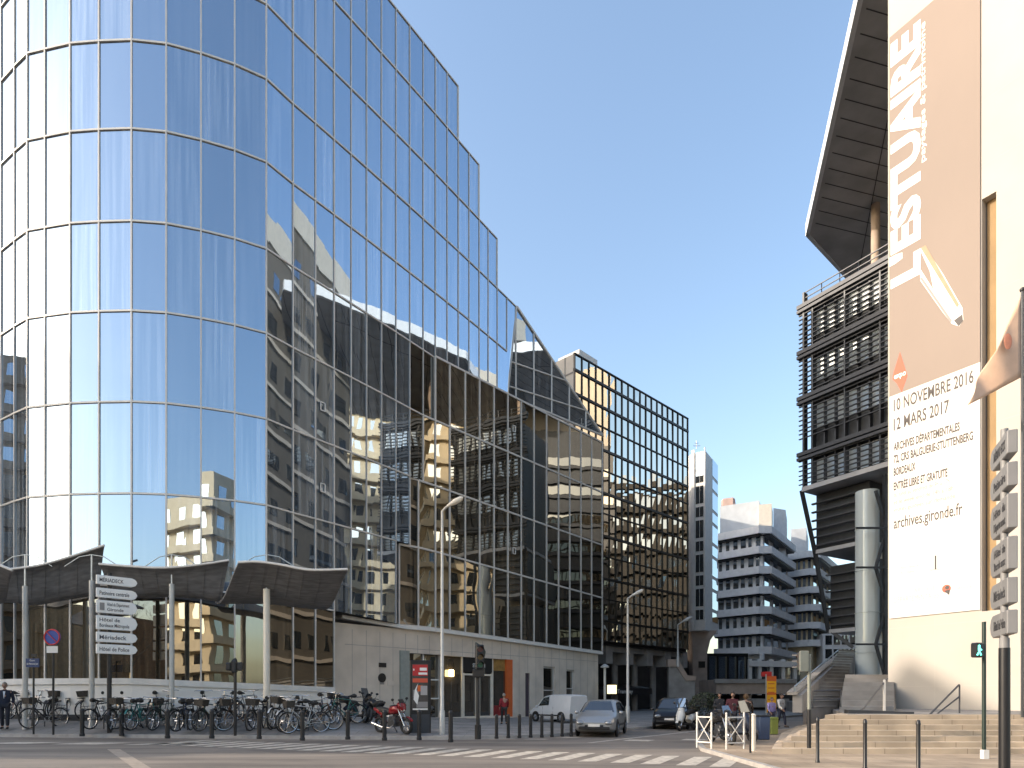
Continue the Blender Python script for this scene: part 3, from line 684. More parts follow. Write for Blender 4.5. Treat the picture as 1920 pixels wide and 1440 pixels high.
# ------------------------------------------------------------------ terraced apartment blocks
def apartment(name, label, A, Bc, Cc, htop, nfl, fh, mats, winL, winR, zlow, extra=None, group=None, base=None):
    """A-Bc = face turned to the street, Bc-Cc = face turned away; plan points"""
    t = thing(name, label, 'apartment block', base or ((A[0]+Cc[0])/2, (A[1]+Cc[1])/2, 0), group)
    bk = Vector((Cc[0]-Bc[0], Cc[1]-Bc[1], 0)).normalized()*14
    core = [A, Bc, Cc, (Cc[0]+bk.x-2, Cc[1]+bk.y+6), (A[0]+bk.x, A[1]+bk.y+8)]
    MB().prism(core, 0, CAMH+htop-.6).build('wall', mats[0], t)
    fs = [(A, Bc, winL), (Bc, Cc, winR)]
    for k in range(nfl):
        z = CAMH+htop-k*fh; b = MB()
        for (p, q, _) in fs:
            pf, L, u, n = face_pt(p, q); slab_on(b, pf, -.0, L+.0, z-1.05, z, .02, 1.25)
        pf1, L1, u1, n1 = face_pt(A, Bc); pf2, L2, u2, n2 = face_pt(Bc, Cc)
        a_, b2, c2 = pf1(L1,0,1.25), pf2(0,0,1.25), pf1(L1,0,.0)
        b.prism([(c2.x,c2.y),(a_.x,a_.y),(b2.x,b2.y)], z-1.05, z-.003)
        o = b.build('balcony', mats[1], t)
        if k:
            for (p, q, nw) in fs:
                pf, L, u, n = face_pt(p, q)
                for i in range(nw):
                    s0 = L*(i+.16)/nw; s1 = L*(i+rnd.choice((.6,.72,.84)))/nw
                    slab_on(MB(), pf, s0, s1, z+.05, z+fh-1.25, .004, .05).build('window', M['glass_win'], t)
        if k and k < nfl:
            b = MB()
            for (p, q, nw) in fs:
                pf, L, u, n = face_pt(p, q); slab_on(b, pf, 0, L, z+fh-1.25, z+fh-1.06, .004, 1.0)
            b.build('balcony_shade_strip', M['mullion_dark'], t)  # dark strip drawn as the shade below each balcony
    return t
M['bal'] = mat('balcony_white', (.80,.79,.78), .7, 0, .08, 1.5)
M['apt'] = mat('apartment_render', (.48,.46,.42), .8, 0, .1, 1.)
M['apt_cream'] = mat('apartment_cream', (.62,.52,.36), .8, 0, .1, 1.)
ap = apartment('apartment_block', 'white terraced apartment block with stacked balconies and roof structures in the middle distance', G(1346,97), G(1430,92), G(1477,104), 24.2, 7, 2.87, (M['bal'], M['bal']), 6, 3, 6)
b = MB(); b.prism([G(1350,98), G(1424,95), G(1432,103), G(1352,107)], CAMH+23.4, Zat(946,97)); b.build('roof_storey', mat('roof_grey_blue', (.46,.49,.52), .6, 0, .1, 1), ap)
b = MB(); b.prism([G(1423,94), G(1447,93.5), G(1449,98), G(1425,98)], CAMH+24, Zat(946,94)); b.build('roof_box', M['cream_paint'], ap)
b = MB(); b.prism([G(1450,99), G(1473,100), G(1476,106), G(1452,106)], CAMH+22, Zat(956,100)); b.build('roof_plant', M['bal'], ap)
b = MB(); b.prism([G(1352,101), G(1378,100), G(1381,106), G(1355,107)], CAMH+24, Zat(938,102)); b.build('roof_hut', mat('brick_rose', (.42,.30,.26), .8, 0, .2, 1), ap, bevel=.3)
# columns and shop level below the balconies
b = MB()
for x, dd in ((1352,97),(1378,95.5),(1404,94),(1428,92)): b.cyl(Vector(G(x,dd-.6)+(0,)), Vector(G(x,dd-.6)+(CAMH+6.,)), .4, n=10)
b.build('column', M['bal'], ap, smooth=True)
ap2 = apartment('apartment_block', 'second terraced apartment block with grey balconies, half hidden by the louvered building', G(1477,108), G(1523,105), G(1560,118), 23.6, 6, 2.9, (M['apt_cream'], M['bal']), 5, 4, 6)
b = MB(); b.prism([G(1483,108), G(1512,107), G(1516,116), G(1485,116)], CAMH+23, Zat(995,109)); b.build('roof_storey', mat('roof_grey_blue', (.46,.49,.52), .6, 0, .1, 1), ap2)
# far buildings seen below the louvered block
fb = thing('orange_lit_building', 'far ochre building seen in the gap under the louvered block', 'building', (64,122,0))
MB().prism([(62,121),(72,119),(74,130),(64,131)], 0, Zat(1140,120)).build('wall', mat('orange_lit_wall', (.55,.30,.12), .8, 0, .15), fb)  # warm orange light is put into the wall colour
b = MB(); pf, L, u, n = face_pt((62,121),(72,119))
for k in range(3): slab_on(b, pf, .3+2.4*k, 2.0+2.4*k, 12.5, 15.2, .004, .05)
b.build('window', M['glass_win'], fb)
fw = thing('white_gallery_building', 'far white building with rows of small windows under the louvered block', 'building', (54,104,0))
MB().prism([(50,103),(58,102),(60,110),(52,111)], 0, Zat(1187,102)).build('wall', M['bal'], fw)
pf, L, u, n = face_pt((50,103),(58,102))
for k in range(6):
    for r in range(3): slab_on(MB(), pf, .4+1.25*k, 1.4+1.25*k, 5.4+2.2*r, 6.9+2.2*r, .004, .05).build('window', M['glass_win'], fw)

# ------------------------------------------------------------------ raised walkway across the street end
wk = thing('concrete_walkway', 'raised concrete walkway with a column crossing the end of the side street', 'footbridge', P(1420,1335,66))
Q([(1343,1301),(1343,1274),(1492,1274),(1492,1301)], 66, 6, 'deck', M['concrete_warm'], wk)
Q([(1341,1281),(1341,1273),(1494,1273),(1494,1281)], 65.7, .5, 'parapet', M['concrete'], wk)
Q([(1394,1342),(1394,1301),(1409,1301),(1409,1342)], 66.6, 1.2, 'column', M['concrete_warm'], wk)
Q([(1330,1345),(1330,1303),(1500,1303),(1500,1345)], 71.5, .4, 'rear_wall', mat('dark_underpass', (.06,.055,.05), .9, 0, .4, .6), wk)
lw = thing('low_wall', 'pale concrete bench wall under the walkway', 'wall', P(1450,1335,64))
Q([(1410,1326),(1410,1310),(1480,1310),(1480,1326)], 64, .6, 'wall', M['concrete'], lw)
gl_ = thing('glazed_shop', 'dark glazed shop with sky reflections under the apartment block', 'shop front', P(1360,1300,90))
Q([(1327,1330),(1327,1228),(1400,1228),(1400,1330)], 90, .3, 'glazing', M['glass'], gl_)
b = MB(); 
for x in (1327,1345,1364,1382,1400): b.bar(P(x,1330,89.8), P(x,1228,89.8), .3)
b.bar(P(1325,1228,89.8), P(1402,1228,89.8), .4); b.build('frame', M['mullion_dark'], gl_)
gl2 = thing('glazed_shop', 'bright shop front with white posts behind the yellow banner', 'shop front', P(1450,1300,88))
Q([(1404,1330),(1404,1236),(1500,1240),(1500,1330)], 88.5, .3, 'glazing', M['glass_win'], gl2)
b = MB(); 
for x in (1406,1424,1446,1468,1490): b.bar(P(x,1330,88.2), P(x,1236,88.2), .45)
b.bar(P(1404,1244,88.1), P(1500,1246,88.1), .8); b.build('frame', M['white'], gl2)

# ================================================================== archive building on the right
ar = thing('archive_building', 'archive building with a banner-clad white stone slab, dark louvered storeys and an overhanging roof', 'archive building', (24,34,1.05))
S0 = Vector((17.04,29.,0)); su = Vector((1.91,-3.1,0)).normalized(); ns = Vector((su.y,-su.x,0)); fS = line_d((S0.x,S0.y),(S0.x+su.x*9,S0.y+su.y*9))
def pSw(s, z, off=0.): return S0+su*s+ns*off+Vector((0,0,z))
def sS(x): p = G(x, fS(x)); return (Vector((p[0],p[1],0))-S0).dot(su)
def zS(x, y): return Zat(y, fS(x))
def pS(x, y, off=0.): return pSw(sS(x), zS(x,y), off)
PZ = 1.05
slot = (sS(1841), sS(1868), zS(1855,1145), zS(1855,366))
wall_holes(pSw, 0, 14, PZ-.3, 46, [slot], 1.3).build('stone_wall', M['slab'], ar)
slab_on(MB(), pSw, slot[0]-.1, slot[1]+.3, slot[2]-.2, slot[3]+.2, -1.5, -1.3).build('recess_wall', M['ochre'], ar)
slab_on(MB(), pSw, slot[0]+.05, slot[0]+.40, slot[2], slot[3], -1.29, -.35).build('recess_pilaster', M['ochre'], ar)
inn = -ns
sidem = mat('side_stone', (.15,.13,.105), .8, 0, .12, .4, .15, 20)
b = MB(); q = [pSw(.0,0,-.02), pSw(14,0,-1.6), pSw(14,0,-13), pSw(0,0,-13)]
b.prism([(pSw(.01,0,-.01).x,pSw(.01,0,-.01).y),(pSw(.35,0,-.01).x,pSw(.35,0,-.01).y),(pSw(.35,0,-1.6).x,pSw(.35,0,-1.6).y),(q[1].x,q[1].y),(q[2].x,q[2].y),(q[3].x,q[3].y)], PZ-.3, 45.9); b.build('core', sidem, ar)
pf, L, u, n = face_pt(tuple(pSw(0,0,-13))[:2], tuple(pSw(0,0,0))[:2])
for k in range(9):
    z = 6+4.2*k
    for c in range(4): slab_on(MB(), pf, 1.0+3.1*c, (2.2 if (c+k) % 3 else 3.4)+3.1*c, z, z+1.5, .004, .05).build('side_window', M['glass_win'], ar)
    slab_on(MB(), pf, 0, L-.7, z-1.1, z-.75, .004, .22).build('side_ledge', M['stone'], ar)
slab_on(MB(), pf, 0, L-.7, 43.4, 45.95, .004, .15).build('side_sunlit_band', M['cream_paint'], ar)  # cream band stands in for sunlight along the top of the side wall
b = MB()                                     # fine joints of the stone cladding
for z in [PZ+1.0+2.62*k for k in range(17)]: 
    for a, c in ((0,slot[0]),(slot[1],13.9)) if slot[2] < z < slot[3] else ((0,13.9),): slab_on(b, pSw, a, c, z-.008, z+.008, -.01, .0025)
for s in (slot[0]-1.75, slot[1]+.9, slot[1]+3, slot[1]+5.2, slot[1]+7.4): slab_on(b, pSw, s-.008, s+.008, PZ, 45.9, -.01, .003)
b.build('cladding_joints', mat('joint_grey', (.50,.46,.41), .9, 0, 0), ar)
# roof with its overhanging point
zr = CAMH+36
rp = [(17.9,32.2),(23.25,50),(28.9,55),(42,55.6),(42,38),(27,33)]
b = MB(); b.prism(rp, zr+.04, zr+.9); b.build('roof_slab', M['soffit'], ar)
b = MB(); e3 = [Vector((x,y,0)) for x, y in rp[:3]]
for a, c in zip(e3, e3[1:]):
    d_ = (c-a).normalized(); o = Vector((-d_.y, d_.x, 0)); ex = d_*.1
    b.hexa([a-ex+Vector((0,0,zr)), c+ex+Vector((0,0,zr)), c+ex+o*.28+Vector((0,0,zr)), a-ex+o*.28+Vector((0,0,zr)), a-ex+Vector((0,0,zr+.95)), c+ex+Vector((0,0,zr+.95)), c+ex+o*.28+Vector((0,0,zr+.95)), a-ex+o*.28+Vector((0,0,zr+.95))])
b.build('roof_rim', M['rim'], ar)
b = MB()
for k in range(14):                           # soffit panel joints
    t = k/14; a = e3[0].lerp(e3[1], t); c = Vector((42, lerp(38,55.4,t), 0)); b.bar(a+Vector((.3,.1,zr+.032)), c+Vector((0,0,zr+.032)), .05, .03)
b.bar(Vector((21,34,zr+.028)), Vector((29.5,54.5,zr+.028)), .06, .03); b.build('soffit_joints', M['louver'], ar)
b = MB(); b.cyl(Vector((26.7,47,CAMH+27)), Vector((26.7,47,zr+.05)), .3, n=14); b.build('roof_column', M['concrete_warm'], ar, smooth=True)
b = MB()
b.prism([(36.5,46),(49,46),(49,61),(36.5,61)], 34, 44.5); b.build('rear_stone_block', M['slab'], ar)
b = MB(); b.prism([(34,46),(49,46),(49,61),(34,61)], PZ, 33.98); b.build('rear_dark_storeys', M['dark_metal'], ar)
pf, L, u, n = face_pt((34,61),(34,46))
for k in range(16):
    slab_on(MB(), pf, 0, L, 3+1.75*k, 3.35+1.75*k, .004, .35).build('rear_louver', M['louver'], ar)
    if k % 2: slab_on(MB(), pf, .4, L-.4, 3.5+1.75*k, 4.5+1.75*k, .004, .05).build('rear_window', M['glass_low'], ar)
# louvered storeys
L0 = (21.33,46.8); q_ = (L0[0]+su.x*8.5, L0[1]+su.y*8.5); pL, lL, uL, nL = face_pt(L0, q_)
zt1, zb1 = CAMH+28.1, CAMH+15.2
b = MB(); cq = [pL(.3,0,-.42), pL(lL,0,-.42), pL(lL,0,-7), pL(.3,0,-7)]; b.prism([(p.x,p.y) for p in cq], zb1, zt1); b.build('storey_core', M['dark_metal'], ar)
slab_on(MB(), pL, 0, lL, zb1-.35, zb1-.02, -8, .25).build('storey_soffit', M['soffit'], ar)
fh = 3.35
for f in range(4):
    z0 = zb1+.15+fh*f
    for c in range(10):
        s0 = .75+.80*c
        if c < 9: slab_on(MB(), pL, s0+.05, s0+.73, z0+.68 if f else z0+.1, z0+(2.3 if f else 1.7), -.41, -.36).build('window', M['louver_win'], ar)
    for dz in (.10, .45, .75, 1.1, 1.45, 1.8, 2.15, 2.45):
        if f or dz < 1.9: slab_on(MB(), pL, -.35, lL, z0+dz-.028, z0+dz+.028, -.04, .10).build('louver', M['louver'], ar)
    for dz, hh in ((2.68,.2),(3.02,.27)): slab_on(MB(), pL, -.4, lL, z0+dz-hh/2-.75*(f == 0), z0+dz+hh/2-.75*(f == 0), -.10, .28).build('rail', M['louver'], ar)
for c in range(10):
    s = .75+.80*c; slab_on(MB(), pL, s-.05, s+.05, zb1-.1, zt1, -.5 if c % 3 else -.3, -.08 if c % 3 else .12).build('post', M['dark_metal'], ar)
slab_on(MB(), pL, -.02, .12, zb1-.2, CAMH+29.4, -.3, .13).build('post', M['dark_metal'], ar)
b = MB()
for z in (CAMH+29.4, CAMH+29.0, CAMH+28.6): b.bar(pL(-.1,z,0), pL(lL,z,0), .06)
for c in range(7): b.bar(pL(.05+1.35*c,zt1-.2,0), pL(.05+1.35*c,CAMH+29.4,0), .05)
b.build('roof_railing', M['dark_metal'], ar)
# lower recessed storeys, stepping back
def low(sh, z0, z1, s0, s1, nw, base):
    off = -sh
    slab_on(MB(), pL, s0-.12, s1, z0, z1, off-8, off-.3).build('storey_core', M['dark_metal'], ar)
    slab_on(MB(), pL, s0, s1, z0-.3, z0-.02, off-8, off+.1).build('storey_soffit', M['soffit'], ar)
    for k in range(int((z1-z0)/.62)): slab_on(MB(), pL, s0-.25, s1, z0+.25+.62*k, z0+.36+.62*k, off-.1, off+.12).build('louver', M['louver'], ar)
    for c in range(nw):
        a = s0+.75+(s1-s0-.8)*c/nw; slab_on(MB(), pL, a, a+(s1-s0-.8)/nw-.1, z0+.5, z1-.8, off-.49, off-.42).build('window', M['glass_low'], ar)
low(1.0, CAMH+10.7, CAMH+14.8, .27, 4.1, 4, 0)
low(2.2, CAMH+4.9, CAMH+9.6, .63, 4.0, 4, 0)
b = MB()
for (s0,z0,o0),(s1,z1,o1) in (((-.1,CAMH+15.,.1),(.27,CAMH+10.4,-1.0)),((.27,CAMH+10.4,-1.0),(.54,CAMH+4.7,-2.2)),((.8,CAMH+4.7,-2.2),(2.0,CAMH+3.5,-2.9))): b.bar(pL(s0,z0,o0), pL(s1,z1,o1), .22, .25)
b.build('raking_fin', M['dark_metal'], ar)
# glazed shaft, cream column and bracing
cx, cy = G(1626,43); b = MB(); b.cyl((cx,cy,2.2), (cx,cy,Zat(922,43)), .72, n=24)
for z in (4.5,7.2,10,12.8): b.torus((cx,cy,z), .73, .03, (0,0,1), 24, 6)
M['shaft'] = glass_mat('shaft_glass', (.54,.60,.61), (.56,.62,.63), (.9,.97,1), .05, .25, .0)
b.build('glass_shaft', M['shaft'], ar, smooth=True)
Q([(1640,1283),(1640,900),(1657,900),(1657,1283)], 46, 1.0, 'column', M['cream_paint'], ar)
b = MB()
for k in range(5):
    y0, y1 = 1280-72*k, 1280-72*(k+1); a, c = (1642,1663) if k % 2 else (1663,1642); b.bar(P(a,y0,42), P(c,y1,42), .16)
b.bar(P(1661,1290,42), P(1661,890,42), .3); 
for y in (1208,1064,990): b.bar(P(1605,y,41.5), P(1668,y,41.5), .12)
b.build('brace', M['dark_metal'], ar)

# ------------------------------------------------------------------ banner hung on the white slab
bn = thing('exhibition_banner', 'tall brown and white exhibition banner hung on the white stone wall', 'banner', tuple(pS(1752,1150,.05)))
s0, s1 = sS(1669), sS(1839); zb0, zmid, ztp = zS(1669,1160), zS(1669,745), zS(1669,72)
M['ban_brown'] = mat('printed_brown', (.225,.172,.142), .6, 0, .10, .15, stretch=(1,1,.5)); M['ban_white'] = mat('printed_white', (.68,.65,.61), .6, 0, .02)
slab_on(MB(), pSw, s0, s1, zmid, ztp, .03, .06).build('brown_cloth', M['ban_brown'], bn)
slab_on(MB(), pSw, s0, s1, zb0, zmid-.004, .03, .06).build('white_cloth', M['ban_white'], bn)
M['ink'] = mat('dark_ink', (.06,.05,.05), .6, 0, 0); M['ink_grey'] = mat('grey_ink', (.27,.25,.24), .6, 0, 0); M['ink_pale'] = mat('pale_ink', (.40,.38,.38), .6, 0, 0)
M['ink_white'] = mat('white_ink', (.84,.81,.77), .6, 0, 0); M['ink_red'] = mat('red_ink', (.62,.10,.05), .6, 0, 0)
def text_fit(name, body, o, xd, yd, wth, hgt, m, par, bold=0., depth=.004):
    t = text_obj(name, body, 1., (0,0,0), (1,0,0), (0,1,0), m, None, bold, depth=depth)
    vs = t.data.vertices; x0 = min(v.co.x for v in vs); x1 = max(v.co.x for v in vs); y1 = .72
    xd, yd = Vector(xd).normalized(), Vector(yd).normalized(); zd = xd.cross(yd)
    off = Vector((0,0,0)); q = par
    while q is not None: off += q.location; q = q.parent
    for v in vs: c = v.co.copy(); v.co = Vector(o)+xd*((c.x-x0)/(x1-x0)*wth)+yd*(c.y/y1*hgt)+zd*c.z-off
    t.parent = par; return t
F = .066
za, zb_ = zS(1724,516), zS(1719,44)
text_fit('title_lettering', "L'ESTUAIRE", pSw(sS(1724), za, F), (0,0,1), -su, zb_-za, sS(1724)-sS(1672), M['ink_white'], bn, .045)
text_fit('subtitle_lettering', 'paysages & patrimoine', pSw(sS(1736), zS(1736,303), F), (0,0,1), -su, zS(1727,48)-zS(1736,303), sS(1736)-sS(1726.5), M['ink_white'], bn, .01)
def line(body, x0, y, x1, hpx, m, bold=0.): text_fit('lettering', body, pSw(sS(x0), zS(x0,y), F), su, (0,0,1), sS(x1)-sS(x0), hpx*.0233, M[m], bn, bold)
line('10 NOVEMBRE 2016', 1677, 772, 1827, 23, 'ink', .018); line('12 MARS 2017', 1677, 808, 1781, 23, 'ink', .018)
line('ARCHIVES DÉPARTEMENTALES', 1677, 846, 1801, 15, 'ink', .03); line('72, CRS BALGUERIE-STUTTENBERG', 1677, 869, 1826, 15, 'ink', .03); line('BORDEAUX', 1677, 893, 1718, 15, 'ink', .03)
line('ENTRÉE LIBRE ET GRATUITE', 1677, 920, 1778, 15, 'ink', .03)
for k, x1 in enumerate((1782,1789,1792)): line(('du lundi au vendredi de 9h à 17h','et le week-end de 14h à 18h','visites guidées sur demande')[k], 1677, 933+14*k, x1, 9, 'ink_grey')
line('archives.gironde.fr', 1677, 992, 1806, 22, 'ink', .012)
line('ARCHIVES', 1715, 1112, 1760, 9, 'ink_pale'); line('DÉPARTEMENTALES', 1678, 1131, 1762, 11, 'ink_pale'); line('Gironde', 1790, 1107, 1824, 8, 'ink_pale')
for x, y, w_ in ((1690,1068,34),(1745,1072,22),(1690,1077,26)): line('Bordeaux', x, y, x+w_, 6, 'ink_pale')
b = MB(); b.disc(pS(1776,1104,F), .17, ns, .006, 20); b.build('logo', M['ink_red'], bn)
b = MB(); b.disc(pS(1777.5,1102,F+.004), .085, ns, .006, 16); b.ext([pS(1771,1108,F+.004),pS(1781,1116,F+.004),pS(1783,1105,F+.004)], ns*.006); b.build('logo', M['ink'], bn)
slab_on(MB(), pSw, sS(1754), sS(1757), zS(1755,1068), zS(1755,1042), F, F+.004).build('logo', M['ink'], bn)
def flat(pts, off, m, name):
    b = MB(); b.ext([pS(x,y,off) for x, y in pts], ns*.004); return b.build(name, M[m], bn)
flat([(1726,468),(1735,462),(1770,515),(1806,578),(1808,600),(1800,613),(1786,608),(1768,585),(1727,527),(1727,505),(1752,545),(1745,510)], F, 'ink_white', 'printed_boat')
M['boat_tan'] = mat('boat_shading', (.40,.25,.15), .6, 0, .1); 
flat([(1728,466),(1737,461),(1800,572),(1796,578)], F+.006, 'boat_tan', 'printed_boat'); flat([(1727,524),(1730,520),(1787,602),(1784,606)], F+.006, 'ink_grey', 'printed_boat'); flat([(1790,602),(1806,590),(1807,602),(1799,613)], F+.007, 'ink', 'printed_boat')
flat([(1789,661),(1790,661)] and [(1689,661),(1698,690),(1703,705),(1699,716),(1692,736),(1683,719),(1675,712),(1677,700)], F, 'ink_red', 'printed_drop')
text_fit('lettering', 'expo', pSw(sS(1678), zS(1678,712), F+.005), su, (0,0,1), sS(1700)-sS(1678), .25, M['ink_white'], bn, .02)

# ------------------------------------------------------------------ terraces and steps on the right
NS = 7
for k in range(NS):
    df = 17.0+.44*k; xl = 6.9+.45*k; z1 = .10+(PZ-.10)*(k+1)/NS
    b = MB(); b.prism([(xl,df),(60,df),(60,30),(xl+6.5,30),(xl+3.2,24)], -.1 if k == 0 else z1-.14, z1)
    o = b.build('stair', M['steps']); struct(o)
b = MB(); b.prism([(10.6,20.2),(60,20.3),(60,75),(31,75),(19,38),(13.5,27)], -.1, PZ+.012); struct(b.build('terrace', M['pave_grey']))
for k in range(8):
    z1 = PZ+.2*(k+1); b = MB(); b.prism([G(1574+1.5*k,23.6+1.0*k),G(1676,23.6+1.0*k),G(1690,60),G(1590,60)], z1-.21, z1); struct(b.build('upper_stair', M['concrete']))
us = thing('street_stairs', 'dark concrete flight of stairs climbing beside the sloping balustrade', 'stairs', (13,27,1.05))
for k in range(18):
    t = k/17; a = Vector(G(1506,25.5)+(0,)).lerp(Vector(G(1574,47)+(0,)), t); c = Vector(G(1566,27)+(0,)).lerp(Vector(G(1604,47.5)+(0,)), t)
    n_ = (Vector(G(1574,47)+(0,))-Vector(G(1506,25.5)+(0,))).normalized()*1.3; z1 = lerp(1.2,5.0,t)
    b = MB(); b.prism([(a.x,a.y),(c.x,c.y),(c.x+n_.x,c.y+n_.y),(a.x+n_.x,a.y+n_.y)], .5, z1); st_ = b.build('step', M['concrete'], us)
    b = MB(); b.bar((a.x,a.y,z1+.006), (c.x,c.y,z1+.006), .09, .03); b.build('nosing', M['lamp_grey'], st_)
bl = thing('sloping_balustrade', 'thick concrete balustrade rising with the street stairs', 'balustrade', P(1500,1330,25))
b = MB(); b.ext([P(1486,1336,24.5), P(1486,1303,24.5), P(1573,1231,48), P(1573,1254,48)], Vector((.32,-.12,0))); b.build('parapet', M['concrete'], bl)
b = MB(); b.bar(P(1485,1300,24.4), P(1573,1229,48), .36, .12); b.build('coping', M['concrete'], bl)
b = MB(); b.bar(P(1490,1288,24.6), P(1572,1219,48), .06)
for t in (0,.25,.5,.75,1): b.bar(P(lerp(1490,1572,t),lerp(1302,1230,t),lerp(24.6,48,t)), P(lerp(1490,1572,t),lerp(1288,1219,t),lerp(24.6,48,t)), .05)
b.build('handrail', M['steel'], bl)
def handrail(label, pts, posts, r=.03):
    b = MB(); b.tube(pts, r, 8)
    for p, z in posts: b.cyl(p, (p.x,p.y,z), r*.9, n=8)
    return tag(b.build('handrail', M['steel']), label, 'handrail')
b = MB(); h = thing('handrail', 'double tubular handrail on the steps below the banner', 'handrail', tuple(P(1745,1338,20.4)))
b.tube([P(1744,1339,20.3), P(1798,1284,21.2), P(1799,1296,21.2)], .028, 8); b.build('top_rail', M['louver'], h)
b = MB(); b.tube([P(1755,1340,20.8), P(1799,1306,21.2)], .025, 8); b.build('lower_rail', M['louver'], h)
b = MB(); b.cyl(P(1799,1284,21.2), P(1799,1352,21.2), .025, n=8); b.build('post', M['louver'], h)
h = thing('handrail', 'long sloping handrail left of the white slab', 'handrail', tuple(P(1620,1338,20.6)))
b = MB(); b.tube([P(1604,1340,20.6), P(1620,1327,21.5), P(1664,1272,26)], .03, 8); b.build('top_rail', M['louver'], h)
b = MB(); b.cyl(P(1658,1276,25.4), P(1658,1338,23), .05, n=8); b.build('post', M['cream_paint'], h)
h = thing('stair_barrier', 'low tube barrier on the dark stair landing', 'barrier', tuple(P(1550,1320,23)))
b = MB(); b.tube([P(1524,1328,22.5),P(1524,1296,22.5),P(1576,1294,22.5),P(1576,1326,22.5)], .03, 8); b.tube([P(1524,1312,22.5),P(1576,1311,22.5)], .025, 8); b.build('frame', M['louver'], h)
b = MB(); b.bar(P(1587,1334,21.0), P(1708,1338,20.6), .5, .12); tag(b.build('stone_bench', M['dark_metal']), 'long low dark bench at the head of the cream steps', 'bench')
# ================================================================== buildings across the street that the glass mirrors and that shade the road
def plain_block(name, label, poly, h, wallm, rows, fh, z0=2.5, roof=None):
    t = thing(name, label, 'building', (sum(p[0] for p in poly)/len(poly), sum(p[1] for p in poly)/len(poly), 0))
    MB().prism(poly, 0, h).build('wall', wallm, t)
    b = MB(); bb = MB()
    for p, q in zip(poly, poly[1:]+poly[:1]):
        pf, L, u, n = face_pt(p, q); nw = max(1, int(L/2.6))
        for r in range(rows):
            for i in range(nw): slab_on(b, pf, L*(i+.28)/nw, L*(i+.72)/nw, z0+fh*r, z0+fh*r+1.7, .004, .04)
            if r: slab_on(bb, pf, -.9, L+.9, z0+fh*r-1.1, z0+fh*r-.15, .01, .9)
    w_ = b.build('windows', M['glass_win'], t); w_['kind'] = 'stuff'
    o = bb.build('balcony_bands', wallm, t); o['kind'] = 'stuff'
    return t
plain_block('cream_tower', 'cream apartment tower standing behind the photographer', [(2.,-18),(-12,-40),(6,-52),(18,-28)], 27, M['apt_cream'], 8, 3.05)
plain_block('brown_tower', 'tall brown apartment building far to the left of the crossing', [(-80,5.5),(-80,60),(-100,60),(-100,5.5)], 41.4, mat('brown_render', (.22,.15,.10), .8, 0, .2), 12, 3.3)
plain_block('cream_terraces', 'cream terraced flats beyond the archive building', [(57,54.5),(57,36),(88,32),(92,54.5)], 51, M['apt_cream'], 14, 3.3)
plain_block('low_brick_house', 'low brown brick house across the crossing', [(-40,-34),(-54,-34),(-54,-46),(-40,-46)], 13, mat('brick_brown', (.16,.09,.06), .8, 0, .2), 3, 3.2)

plain_block('shading_block', 'tall grey office block hidden behind the dark glass block', [(-14,82),(11,80),(14,124),(-14,124)], 37, M['concrete'], 10, 3.4)  # out of view, added to keep the terraced flats in shade
plain_block('brown_houses', 'row of brown houses across the crossing to the left', [(-42,-22),(-22,-36),(-26,-46),(-50,-30)], 11, mat('brick_warm', (.20,.12,.07), .8, 0, .2), 3, 3.2)
# bare winter trees across the crossing, mirrored in the glass
def bare_tree(label, x, y, h, seed):
    r3 = random.Random(seed); t = thing('bare_tree', label, 'tree', (x,y,0), 'bare winter trees across the crossing'); b = MB(); tips = []
    b.tube([(x,y,0),(x+.1,y,h*.18),(x,y+.1,h*.36)], [.22,.17,.13], 8); b.build('trunk', mat('bark', (.09,.07,.055), .9, 0, .3, 8), t, smooth=True)
    b = MB()
    def br(p, d, l, r, n):
        q = p+d*l; b.tube([p, p+d*l*.5+Vector((r3.uniform(-.05,.05)*l,r3.uniform(-.05,.05)*l,.03*l)), q], [r, r*.8, r*.6], 5, cap=False)
        if n == 0: return
        for _ in range(3):
            e = (d+Vector((r3.uniform(-.7,.7), r3.uniform(-.7,.7), r3.uniform(-.1,.6)))).normalized(); br(q, e, l*r3.uniform(.6,.85), r*.55, n-1)
    for k in range(5): a = 2*math.pi*k/5+r3.random(); br(Vector((x,y+.1,h*.34)), Vector((math.cos(a)*.6,math.sin(a)*.6,1)).normalized(), h*.22, .07, 4)
    b.build('branches', bpy.data.materials['bark'], t)
bare_tree('bare winter tree left of the cream tower', -19, -8, 12, 1); bare_tree('bare winter tree farther left across the crossing', -30, -12, 11, 2); bare_tree('bare winter tree right of the cream tower', 20, -24, 9, 3)

tb = [o for o in bpy.data.objects if o.name.startswith('brown_tower')][0]
b = MB(); b.ext([(-80.01,6.5,41.3),(-80.01,10.8,43.3),(-80.01,11.9,41.3)], (-16,0,0)); b.build('roof', bpy.data.materials['brown_render'], tb)
plain_block('dark_slab_block', 'long dark brown office slab beyond the archive building', [(63,112),(60,56),(80,56),(82,112)], 36, mat('dark_brown_render', (.022,.02,.018), .7, 0, .3), 11, 3.5)
plain_block('cream_houses', 'row of low cream houses far left of the crossing', [(-62,3),(-58,-32),(-70,-34),(-74,3)], 12.5, mat('house_render', (.30,.22,.14), .8, 0, .2), 3, 3.4)
# ================================================================== street furniture
ORD = ['first','second','third','fourth','fifth','sixth','seventh','eighth','ninth','tenth','eleventh','twelfth','thirteenth','fourteenth','fifteenth','sixteenth','seventeenth','eighteenth','nineteenth','twentieth']
def move(o, p, yaw=0): o.location = p; o.rotation_euler = (0,0,yaw); return o
